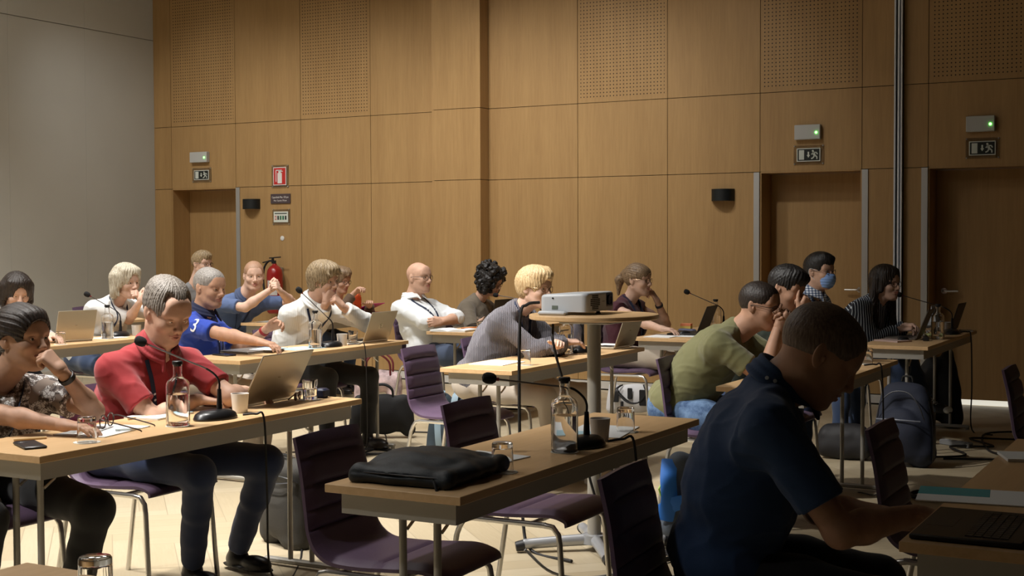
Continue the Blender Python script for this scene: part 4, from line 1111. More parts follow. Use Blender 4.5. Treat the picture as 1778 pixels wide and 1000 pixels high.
for s in (-1, 1):
    m_ = MB(); n = 8
    top = [(s*i/n*.15, .004+.014*math.sin(min(1, i/n*1.2)*PI*.75)) for i in range(n+1)]
    vs = [(a, y, b) for y in (-.11, .11) for a, b in top]+[(a, y, 0) for y in (-.11, .11) for a, b in top]; k = n+1
    fs_ = [(i, i+1, k+i+1, k+i) for i in range(n)]+[(2*k+i+1, 2*k+i, 3*k+i, 3*k+i+1) for i in range(n)]+[(i+1, i, 2*k+i, 2*k+i+1) for i in range(n)]+[(k+i, k+i+1, 3*k+i+1, 3*k+i) for i in range(n)]+[(n, k+n, 3*k+n, 2*k+n)]
    m_.add(vs, fs_ if s > 0 else [f[::-1] for f in fs_]); m_.build('page_block', paper, bk, auto=60)
def pen(x, y, rz, label, c, L=.10, r=.0038):
    m = MB(); m.cyl((-L/2, 0, r), (L/2, 0, r), r, n=8); o = place(m.build('pencil', c), (x, y, T+.0004), rz); return tag(o, label, 'pencil', 'pencils on the tables')
natural = mat('pencil wood', (.60, .42, .20), .6)
pen(-3.70, 3.32, 60, 'wooden pencil beside the black phone', natural, .11, .0045); pen(-3.77, 3.95, 82, 'wooden pencil in front of the notepad by the carafe', natural, .16, .0045)
q = pen(-3.55, 3.635, 55, 'white marker lying on the sheets under the folded spectacles', mat('marker white', (.6, .64, .62), .5), .09, .004); q.location.z = T+.0045; q.name = 'marker'; q['category'] = 'marker'; del q['group']
pen(-5.40, 9.27, 70, 'orange pencil behind the open book', mat('orange paint', (.75, .25, .08), .5), .17, .005)
pen(-3.72, 7.12, 60, 'wooden pencil in front of the mug', natural, .12, .004)
ph = thing('smartphone', 'black smartphone lying at the near corner of the front left table', 'phone', (-3.585, 3.215, T+.0005), 62)
MB().box(-.037, .037, -.078, .078, 0, .0095, .003).build('case', mat('phone case black', (.014, .014, .016), .4), ph); MB().box(-.030, .002, .035, .070, .0094, .0112, .001).build('camera_bump', black, ph)
ph2 = thing('smartphone', 'dark phone left of the closed laptop of the man in royal blue', 'phone', (-5.44, 6.38, T+.0005), 75)
MB().box(-.037, .037, -.075, .075, 0, .0095, .003).build('case', MATS['phone case black'], ph2); MB().box(-.033, .033, -.071, .071, .0094, .010).build('screen', MATS['screen dark'], ph2)
def spectacles(x, y, rz, label, m):
    o = thing('spectacles', label, 'glasses', (x, y, T+.006), rz); f = MB()
    for s in (-1, 1):
        f.tube([(0, s*.034+.0265*math.cos(2*PI*i/20), .024+.021*math.sin(2*PI*i/20)) for i in range(20)], .0022, 8, closed=True)
        f.tube([(0, s*.062, .034), (-.02, s*.068, .032), (-.12, s*.066, .006), (-.135, s*.064, -.002)], .0022, 8, smooth=3)
    f.tube([(0, -.009, .030), (.003, 0, .033), (0, .009, .030)], .0022, 8); f.build('frame', m, o); o.scale = (1.15, 1.15, 1.15)
    return o
spectacles(-3.655, 3.635, 205, 'folded brown spectacles standing on the sheets of the front left table', mat('tortoise frame', (.045, .022, .014), .25))
bx = thing('dark_pouch', 'small dark blue case at the far end of the front left table', 'case', (-3.56, 4.82, T+.0005), 10)
MB().box(-.025, .025, -.03, .03, 0, .042, .008).build('case_body', mat('midnight plastic', (.010, .014, .035), .35), bx)
bq = thing('sunglasses', 'brown sunglasses lying folded behind the silver laptop lid', 'sunglasses', (-3.60, 4.70, T+.001), 20)
m_ = MB()
for s in (-1, 1): m_.ell((0, s*.028, .018), (.004, .026, .019), 16, 8)
m_.tube([(0, -.006, .028), (0, .006, .028)], .0025, 6); m_.tube([(0, .052, .028), (-.02, .05, .025), (-.03, -.04, .006)], .003, 6); m_.build('frame', mat('amber brown', (.10, .028, .012), .15), bq)
def mouse(x, y, rz, label):
    o = MB().ell((0, 0, 0), (.055, .032, .034), 24, 12); o.v = [(a, b, max(c, 0)) for a, b, c in o.v]
    return tag(place(o.build('computer_mouse', black, auto=60), (x, y, T+.0006), rz), label, 'mouse', 'black computer mice')
mouse(-2.03, 9.33, 70, 'black mouse beside the pink notebook on the right rear table'); mouse(-3.585, 9.27, 60, 'black mouse by the hand of the woman in burgundy vest')
st = thing('sticky_note_block', 'block of orange and yellow sticky notes before the black laptop', 'sticky notes', (-3.80, 9.86, T+.0006), 10)
MB().box(-.04, .04, -.04, .04, 0, .028).build('yellow_pad', mat('note yellow', (.70, .58, .16), .8), st, smooth=False); MB().box(-.04, .04, -.04, .04, .0282, .046).build('orange_pad', mat('note orange', (.80, .28, .14), .8), st, smooth=False)
fl = thing('water_flask', 'orange translucent flask with loop handle near the back wall', 'flask', (-7.27, 10.40, T+.0006))
MB().lathe([(0, 0), (.040, 0), (.042, .01), (.042, .17), (.036, .195), (.030, .20), (.028, .198), (.034, .192), (.039, .168), (.039, .012), (0, .010)], n=24).build('flask_body', mat('orange clear plastic', (.95, .34, .16), .1, trans=.85, ior=1.2), fl)
MB().lathe([(0, .0105), (.0385, .0125), (.0385, .075), (0, .075)], n=24).build('drink', mat('red drink', (.55, .05, .03), .1), fl)
MB().lathe([(0, .2005), (.031, .2005), (.031, .222), (0, .226)], n=24).build('lid', mat('orange lid', (.70, .20, .09), .4), fl)
MB().tube([(0, -.03, .205), (0, -.055, .20), (0, -.062, .16), (0, -.05, .12), (0, -.042, .115)], .006, 8, smooth=4).build('handle', MATS['orange lid'], fl)
pk = thing('conference_folder', 'bright pink folder with white lettering standing open at the table end by the wall', 'folder', (-7.33, 10.66, T+.0006), 0)
pm = mat('magenta card', (.50, .02, .22), .5); MB().box(-.10, .13, -.14, .14, 0, .022, .003).build('box_base', pm, pk)
F = Matrix.Translation((-.10, 0, .022)) @ Matrix.Rotation(R(-22), 4, 'Y'); MB().box(0, .22, -.14, .14, 0, .004, 0, F).build('flap', pm, pk, smooth=False)
lt = text('4ST', .085, MATS['sign white'], pk, (0, 0, 0)); lt.matrix_local = F @ Matrix.Translation((.11, 0, .0046)) @ Matrix.Rotation(R(90), 4, 'Z')
tc_ = thing('table_card', 'white folded card standing at the far end of the right rear table', 'card', (-2.07, 10.60, T+.0006), -20)
MB().add([(-.035, -.055, 0), (-.035, .055, 0), (0, .055, .19), (0, -.055, .19), (.035, -.055, 0), (.035, .055, 0)], [(0, 3, 2, 1), (3, 4, 5, 2), (0, 1, 5, 4), (0, 4, 3), (1, 2, 5)]).build('card_body', mat('card white', (.66, .72, .78), .6), tc_, smooth=False)
sb = thing('snack_wrapper', 'green and yellow snack packet behind the thin grey laptop', 'packet', (-1.96, 9.86, T+.0006), 30)
MB().box(-.03, .03, -.05, .05, 0, .022, .010).build('wrapper', mat('wrapper green', (.45, .48, .20), .4, var=.5, vscale=40), sb)
ba = thing('battery_pack', 'small black charger block beside the carafe on the right rear table', 'charger', (-1.90, 9.42, T+.0006), 10)
MB().box(-.02, .02, -.035, .035, 0, .028, .006).build('charger_body', black, ba)
nk = thing('pencil_case', 'bluish pen pouch between the sticky notes and the black laptop', 'pencil case', (-3.70, 9.62, T+.0006), 75)
MB().box(-.03, .03, -.07, .07, 0, .022, .010).build('pouch', mat('pouch blue grey', (.10, .11, .18), .7), nk)
# black laptop sleeve on the centre table
sl = thing('laptop_sleeve', 'bulky black fabric laptop sleeve on the near end of the centre table', 'laptop sleeve', (-2.065, 3.335, T+.001), 0)
pr = [cone((-.15, -.17, .020), (.14, -.16, .018), .018, .018, .03), cone((-.15, .17, .022), (.13, .17, .020), .020, .018, .03), ell((-.01, 0, .030), (.185, .20, .032), .03),
      ell((-.03, .02, .043), (.13, .15, .030), .03), cone((-.15, -.17, .02), (-.15, .17, .022), .019, .020, .03), cone((.14, -.16, .018), (.13, .17, .02), .017, .018, .03),
      ell((0, 0, -.055), (.4, .4, .055), .002, -1), ell((-.01, -.205, .030), (.20, .02, .004), .006, -1)]
v, f = sdf_mesh(pr, .005, lambda Q: .004*wob(Q*np.array((1, 1.6, 1)), 26, 1)+.002*wob(Q, 60, 2)); v[:, 2] = np.maximum(v[:, 2], 0)
link('sleeve_body', mesh_np('sleeve_body', [(v, f)]), mat('black neoprene', (.010, .014, .018), .55, bump=.3, bscale=420), sl)
MB().tube([(.10, -.165, .030), (.115, -.185, .020), (.13, -.196, .000), (.133, -.200, -.020)], .0045, 8, smooth=3).build('zip_pull', black, sl)
MB().tube([(-.16, -.182, .030), (-.05, -.192, .033), (.06, -.190, .033), (.13, -.176, .030)], .0022, 6, smooth=4).build('zip', mat('zip dark', (.03, .03, .035), .4), sl)

# ------------------------------------------------------------------ projector on its round stand
rt = thing('projector_stand', 'tall round beech pedestal table carrying the white projector', 'pedestal table', (-2.62, 5.63, 0))
MB().lathe([(0, 1.068), (.290, 1.068), (.297, 1.072), (.297, 1.087), (.294, 1.090), (0, 1.090)], n=64).build('round_top', beech, rt)
MB().cyl((0, 0, .07), (0, 0, 1.05), .0315, n=32).build('column', graymet, rt)
MB().box(-.12, .12, -.12, .12, 1.050, 1.0675, .003).build('mounting_plate', graymet, rt)
MB().lathe([(0, .035), (.06, .035), (.055, .075), (0, .08)], n=28).build('hub', mat('silver grey base', (.42, .43, .45), .35, .5), rt)
for k in range(4):
    a = R(35+90*k); c, s = math.cos(a), math.sin(a); l_ = MB().tube([(.03*c, .03*s, .052), (.18*c, .18*s, .046), (.33*c, .33*s, .038)], [.027, .025, .023], 14).build('foot', MATS['silver grey base'], rt)
    MB().tube([(.325*c, .325*s, .034), (.365*c, .365*s, .028)], [.026, .022], 12).build('foot_cap', black, l_)
pj = thing('projector', 'white video projector standing on the tall round table', 'projector', (-2.705, 5.645, 1.0905), 0)
pw = mat('projector white', (.44, .46, .48), .4); s = .112
prf = [cone((-.10, -.125, .068), (.08, -.125, .068), .024, .024, .02)]
b = MB()
def rbox(x0, x1, y0, y1, z0, z1, r, n=5):
    pts = []
    for cx, cy, a0 in ((x1-r, y1-r, 0), (x0+r, y1-r, 90), (x0+r, y0+r, 180), (x1-r, y0+r, 270)):
        for i in range(n+1): a = R(a0+90*i/n); pts.append((cx+r*math.cos(a), cy+r*math.sin(a)))
    m = len(pts); cx, cy = (x0+x1)/2, (y0+y1)/2; vs = []; fs = []; lv = []
    for i in range(n+1): a = PI/2*i/n; lv.append((z0+.012*(1-math.sin(a)), 1-.012*(1-math.sin(a+0))*0-(1-math.sin(a))*.03))
    for i in range(n+1): a = PI/2*i/n; lv.append((z1-.016*(1-math.sin(a)), 1-(1-math.cos(a))*.09))
    for z, k in lv: vs += [(cx+(px-cx)*k, cy+(py-cy)*k, z) for px, py in pts]
    for j in range(len(lv)-1):
        for i in range(m): fs.append((j*m+i, j*m+(i+1) % m, (j+1)*m+(i+1) % m, (j+1)*m+i))
    fs += [tuple(range(m-1, -1, -1)), tuple((len(lv)-1)*m+i for i in range(m))]
    return MB().add(vs, fs)
hb = rbox(-.125, .115, -.155, .155, .014, .100, .030); hb.v = [(a, b, c-(.010*max(0, (-a)/.125) if c > .06 else 0)) for a, b, c in hb.v]; hb.build('housing', pw, pj, auto=50)
g = MB()
for i in range(6):
    for j in range(8):
        y = -.115+i*.017; z = .024+j*.0084
        if (i-2.5)**2/9.5+(j-3.5)**2/18 < 1: g.box(.1145, .1165, y, y+.0125, z, z+.0062)
g.build('exhaust_grille', mat('grille dark', (.02, .02, .02), .6), pj, smooth=False)
MB().box(.114, .1165, .055, .125, .032, .094, .002).build('lens_window', mat('lens black', (.008, .008, .010), .08), pj)
MB().lathe([(0, 0), (.024, 0), (.024, .004), (.018, .004), (.017, .001), (0, .001)], (.1165, .09, .062), 24, Matrix.Rotation(R(90), 3, 'Y')).build('lens', mat('lens glass', (.03, .03, .05), .03), pj)
g = MB(); 
for j in range(3): g.box(.1145, .1160, .010+j*.011, .018+j*.011, .056, .060)
g.build('lettering', mat('logo grey', (.25, .25, .26), .5), pj, smooth=False)
MB().cyl((.085, .03, .0), (.085, .03, .014), .009).build('adjustable_foot', black, pj); MB().cyl((.085, .03, 0), (.085, .03, .004), .013).build('foot_pad', black, pj)
MB().box(-.06, -.03, -.1565, -.154, .024, .042, .001).build('vent_label', mat('label green grey', (.12, .14, .11), .5), pj); MB().cyl((-.055, -.1575, .075), (-.055, -.154, .075), .004).build('status_lamp', black, pj)
ab = thing('power_adapter', 'flat white adapter box lying half under the projector', 'adapter', (-2.735, 5.462, 1.0905), 3)
MB().box(-.08, .055, -.018, .022, 0, .018, .006).build('adapter_body', pw, ab)

# ------------------------------------------------------------------ bags
def bag(name, label, cat, loc, rz, prims, m, vox=.008, fold=(.006, 14), part='bag_body'):
    o = thing(name, label, cat, loc, rz)
    v, f = sdf_mesh(prims, vox, lambda Q: fold[0]*wob(Q, fold[1], 1.)+fold[0]*.4*wob(Q, fold[1]*2.7, 3.)); v[:, 2] = np.maximum(v[:, 2], 0)
    link(part, mesh_np(part, [(v, f)]), m, o); return o
canvas = lambda n, c: mat(n, c, .8, bump=.3, bscale=300)
gb = bag('backpack', 'grey-black backpack on the floor just left of the nearest empty chair', 'backpack', (-3.95, 5.08, 0), -22,
    [cone((-.10, 0, .06), (-.09, 0, .40), .085, .075, .05), cone((.08, 0, .05), (.09, 0, .40), .085, .080, .05), ell((0, 0, .40), (.16, .09, .055), .04), ell((0, -.055, .19), (.125, .055, .15), .03)],
    canvas('charcoal canvas', (.032, .029, .024)), .007, (.004, 13)); gb.scale = (1.05, 1, .88)
MB().tube([(-.07, -.01, .445), (-.05, -.01, .475), (.03, -.01, .478), (.06, -.01, .448)], .008, 8, smooth=4).build('handle', black, gb)
MB().tube([(-.155, -.085, .365), (-.08, -.128, .352), (.06, -.128, .352), (.155, -.080, .365)], .004, 6, smooth=4).build('zip', MATS['zip dark'], gb)
MB().tube([(-.15, -.05, .36), (-.135, -.10, .385), (0, -.118, .395), (.135, -.09, .385), (.155, -.05, .36)], .006, 6, smooth=4).build('top_flap_edge', black, gb)
bf = bag('briefcase', 'soft black briefcase under the table of the man in royal blue', 'briefcase', (-5.52, 8.20, 0), 32,
    [cone((-.19, 0, .06), (-.16, 0, .27), .055, .045, .05), cone((.19, 0, .06), (.16, 0, .27), .055, .045, .05), ell((0, 0, .17), (.21, .07, .15), .05)], canvas('black nylon', (.012, .012, .013)))
for s in (-.02, .03): MB().tube([(-.08, s, .29), (-.075, s, .35), (-.03, s, .385), (.03, s, .385), (.075, s, .35), (.08, s, .29)], .008, 8, smooth=4).build('handle', MATS['black nylon'], bf)
tb = bag('backpack', 'dark blue-green backpack with grey straps under the grey-cardigan person\'s near table end', 'backpack', (-4.52, 7.55, 0), 10,
    [cone((-.10, 0, .08), (-.08, 0, .38), .09, .07, .05), cone((.10, 0, .08), (.08, 0, .38), .09, .07, .05), ell((0, -.06, .2), (.12, .07, .15), .03)], canvas('petrol nylon', (.018, .030, .040)))
for x in (-.07, .04): MB().tube([(x, -.02, .455), (x, -.085, .42), (x, -.115, .30), (x+.01, -.13, .16), (x+.01, -.10, .06)], .003, 6, flat=(.018, .004), smooth=4, up=(0, -1, 0)).build('strap', mat('strap grey blue', (.16, .22, .26), .7), tb)
tt = bag('tote_bag', 'pink and white patterned tote with dark red handles by the wall', 'tote bag', (-6.60, 9.75, 0), 20,
    [cone((-.14, 0, .07), (-.15, 0, .24), .07, .06, .05), cone((.14, 0, .07), (.15, 0, .24), .07, .06, .05), ell((0, 0, .22), (.16, .09, .10), .05)], mat('tote print', (.48, .36, .36), .8, var=.5, vscale=14), .009, (.010, 16))
for s in (-.045, .045): MB().tube([(-.12, s, .27), (-.11, s*1.4, .40), (0, s*2, .47), (.11, s*1.4, .40), (.12, s, .27)], .009, 8, smooth=4).build('handle', mat('dark red leather', (.12, .012, .016), .5), tt)
wt = bag('tote_bag', 'white tote with black printed shapes on the floor beyond the centre table', 'tote bag', (-4.34, 10.12, 0), 5,
    [cone((-.20, 0, .06), (-.19, 0, .24), .05, .035, .04), cone((.20, 0, .06), (.19, 0, .24), .05, .035, .04), ell((0, 0, .15), (.20, .06, .12), .05)], mat('tote white', (.72, .72, .74), .7), .008, (.004, 15))
k = MB()
for x0, x1, z0, z1 in ((-.17, -.12, .12, .21), (-.045, -.005, .15, .24), (.055, .13, .10, .23), (-.105, -.08, .08, .13)): k.box(x0, x1, -.074, -.062, z0, z1, .006)
k.build('printed_shapes', mat('print black', (.015, .015, .017), .7), wt)
for s in (-.02, .02): MB().tube([(-.10, s-.045, .26), (-.13, s-.085, .22), (-.03, s-.095, .13), (.06, s-.095, .13), (.12, s-.085, .20), (.09, s-.045, .27)], .006, 8, smooth=4).build('handle', MATS['print black'], wt)
bb = bag('backpack', 'blue and grey backpack on the floor between the centre table and the navy man', 'backpack', (-2.32, 6.08, 0), 20,
    [cone((-.08, 0, .07), (-.05, 0, .36), .09, .06, .05), cone((.09, 0, .07), (.06, 0, .36), .09, .06, .05)], canvas('slate nylon', (.09, .11, .14)))
MB().tube([(-.10, -.03, .38), (-.105, -.09, .30), (-.10, -.11, .20), (-.12, -.09, .10)], .003, 6, flat=(.032, .007), smooth=4, up=(0, -1, 0)).build('strap', mat('bright blue webbing', (.03, .18, .62), .6), bb)
MB().tube([(-.16, -.05, .12), (-.08, -.11, .18), (0, -.12, .20)], .003, 6, flat=(.03, .007), smooth=4, up=(0, -1, 0)).build('strap', MATS['bright blue webbing'], bb)
MB().tube([(-.135, -.05, .27), (-.15, -.07, .245), (-.14, -.06, .21)], .005, 6).build('zip_pull', mat('lime cord', (.45, .70, .10), .5), bb)
nb = bag('backpack', 'large navy backpack leaning between two tables at the right', 'backpack', (-1.88, 8.68, 0), -6,
    [cone((-.10, 0, .09), (-.08, .03, .42), .11, .085, .06), cone((.10, 0, .09), (.08, .03, .40), .10, .08, .06), ell((0, -.07, .20), (.14, .08, .17), .03), ell((0, .03, .47), (.12, .07, .06), .05)], canvas('navy nylon', (.019, .023, .040)))
MB().tube([(-.15, -.075, .30), (-.12, -.10, .40), (-.05, -.085, .47), (.05, -.085, .47), (.12, -.10, .40), (.15, -.075, .30)], .004, 6, smooth=4).build('zip', MATS['zip dark'], nb)
MB().tube([(-.14, -.12, .30), (-.05, -.148, .305), (.05, -.148, .305), (.14, -.12, .30)], .005, 6, smooth=4).build('pocket_zip', mat('zip grey', (.14, .15, .18), .4), nb)
MB().tube([(-.03, .04, .53), (-.02, .04, .56), (.03, .04, .56), (.04, .04, .53)], .007, 8, smooth=3).build('handle', black, nb)
MB().tube([(.17, -.03, .42), (.20, -.05, .30), (.205, -.05, .15), (.19, -.02, .05)], .003, 6, flat=(.025, .006), smooth=4, up=(1, 0, 0)).build('strap', black, nb)
jb = bag('coat', 'black coat hanging in a heap at the far end of the right rear table', 'coat', (-2.02, 10.62, 0), 5,
    [cone((-.16, 0, .05), (-.05, 0, .50), .11, .07, .08), cone((.14, 0, .06), (.10, 0, .58), .10, .06, .08), ell((0, 0, .3), (.18, .09, .25), .06)], canvas('black wool', (.010, .010, .011)), .01, (.014, 11), 'folds'); jb.scale = (.82, .82, .95); jb.location.x -= .04
kb = bag('shoulder_bag', 'black leather bag on the floor left of the navy backpack', 'bag', (-2.28, 8.75, 0), 0,
    [cone((-.15, 0, .09), (.15, 0, .09), .085, .085, .05), cone((-.13, 0, .20), (.13, 0, .20), .06, .06, .08), ell((0, 0, .14), (.19, .09, .13), .05)], mat('soft black leather', (.009, .008, .009), .65), .009, (.010, 13)); kb.scale = (.8, .8, .85)
# ------------------------------------------------------------------ cables, sockets on the floor
cab = mat('cable black', (.010, .009, .009), .6); cabg = mat('cable grey', (.20, .20, .20), .5)
def cable(pts, label, r=.0035, m=cab, n=6, name='cable', coil=None, group=None):
    mb = MB()
    if pts: mb.tube(pts, r, 8, smooth=n)
    if coil:
        cx, cy, rad, turns = coil; rn = random.Random(int(cx*100))
        pp = [V((cx+rad*(1+.10*math.sin(i*.7+cx))*math.cos(i*.35), cy+rad*.9*(1+.08*math.cos(i*.9))*math.sin(i*.35), r+.004*(i*.35/(2*PI)))) for i in range(int(turns*18))]
        mb.tube(pp, r, 6)
    return tag(mb.build(name, m), label, 'cable', group)
z = T-.086
cable([(-3.44, 4.14, T+.010), (-3.40, 4.17, T+.012), (-3.375, 4.19, T-.01), (-3.372, 4.20, .45), (-3.40, 4.25, .12), (-3.50, 4.5, .006), (-3.9, 5.1, .005), (-4.6, 5.7, .005)], 'black cable dropping from the microphone of the front left table to the floor', .0045)
cable([(-1.87, 4.13, T+.012), (-1.84, 4.18, T+.014), (-1.815, 4.22, T), (-1.812, 4.24, .50), (-1.86, 4.3, .12), (-2.0, 4.6, .006), (-2.3, 5.2, .005)], 'black cable dropping from the microphone of the centre table', .0045)
cable([(-5.20, 7.33, T+.010), (-5.14, 7.37, T+.012), (-5.105, 7.39, T-.01), (-5.10, 7.40, .40), (-5.14, 7.45, .08), (-5.3, 7.6, .005), (-5.7, 7.3, .005)], 'thin cable hanging from the messy-haired man\'s table edge', .0035)
cable([(-1.80, 7.32, T+.010), (-1.75, 7.36, T+.012), (-1.72, 7.38, T-.02), (-1.715, 7.40, .35), (-1.74, 7.45, .05), (-1.9, 7.6, .005)], 'black cable hanging off the olive man\'s table end', .0045)
cable([(-1.83, 10.22, T+.010), (-1.78, 10.28, T+.014), (-1.755, 10.30, T-.03), (-1.75, 10.32, .35), (-1.76, 10.40, .02), (-1.6, 10.3, .006)], 'cable hanging in front of the dark door at the right rear table', .005)
cable([(-2.885, 5.60, 1.14), (-2.925, 5.55, 1.13), (-2.945, 5.52, 1.06), (-2.945, 5.51, .60), (-2.93, 5.51, .15), (-2.85, 5.45, .010), (-2.6, 5.35, .010)], 'thick black cable hanging from the projector over the round table edge to the floor', .0075)
cable([(-2.74, 5.45, 1.05), (-2.72, 5.42, .95), (-2.66, 5.45, .70), (-2.58, 5.50, .35), (-2.50, 5.52, .08), (-2.42, 5.5, .010)], 'second black cable looping down beside the stand column', .006)
cable([(-2.50, 4.72, .20), (-2.42, 4.8, .10), (-2.40, 5.1, .015), (-2.25, 5.35, .01), (-2.1, 5.3, .01)], 'grey cable sagging to the floor beneath the far centre chair', .006, cabg)
cable(None, 'coil of black cable on the floor left of the ribbed purple chair', .004, coil=(-5.18, 7.56, .14, 4))
cable(None, 'coil of cable at the foot of the round projector stand', .006, coil=(-2.33, 5.60, .11, 4))
cable(None, 'flat coil of cable on the floor beyond the far corner of the centre table', .005, coil=(-3.02, 7.85, .14, 4))
cable(None, 'coil of cable on the floor right of the dark empty chair', .006, coil=(-1.50, 7.65, .13, 4))
cable(None, 'small coil of cable beside the navy man\'s chair on the floor', .006, coil=(-1.55, 4.35, .08, 5))
cable([(-1.9, 8.9, .02), (-1.6, 9.2, .01), (-1.75, 9.5, .02), (-1.5, 9.7, .01), (-1.7, 9.95, .02), (-1.45, 10.1, .01), (-1.2, 10.2, .01), (-1.35, 10.45, .02), (-1.65, 10.3, .01), (-1.5, 9.5, .01), (-1.3, 9.2, .01), (-1.7, 9.0, .01)], 'tangle of black cables on the floor under the right rear table', .007)
cable([(-4.9, 5.9, .006), (-5.2, 7.0, .006), (-5.3, 7.9, .006), (-6.1, 8.9, .006), (-6.9, 9.4, .006)], 'long cable along the floor under the tables at left', .005)
cable([(-3.2, 7.35, .006), (-4.0, 8.3, .006), (-4.9, 8.6, .006), (-5.6, 8.5, .006)], 'cable crossing the floor behind the projector stand', .005)
cable([(-4.0, 7.0, .006), (-4.3, 6.8, .006), (-5.2, 6.9, .006)], 'cable lying on the floor under the ribbed purple chair', .004)
def power_strip(x, y, rz, label, n=4, m=None):
    o = thing('power_strip', label, 'power strip', (x, y, 0), rz, 'power strips on the floor'); m = m or white
    MB().box(-.028, .028, -.05*n/1.6, .05*n/1.6, 0, .038, .006).build('housing', m, o)
    for i in range(n): MB().cyl((0, (i-(n-1)/2)*.052, .037), (0, (i-(n-1)/2)*.052, .0395), .018, n=16).build('socket', mat('socket grey', (.45, .45, .43), .5), o)
power_strip(-5.50, 7.05, 60, 'white power strip on the floor near the messy-haired man\'s chair', 3)
power_strip(-6.45, 8.85, 75, 'white power strip under the pink tote bag')
power_strip(-3.30, 7.15, 70, 'grey-white power strip behind the round stand column', 3)
power_strip(-1.74, 9.66, 60, 'dusty grey power strip among the cables at right', 4, mat('dusty grey', (.22, .22, .22), .6))
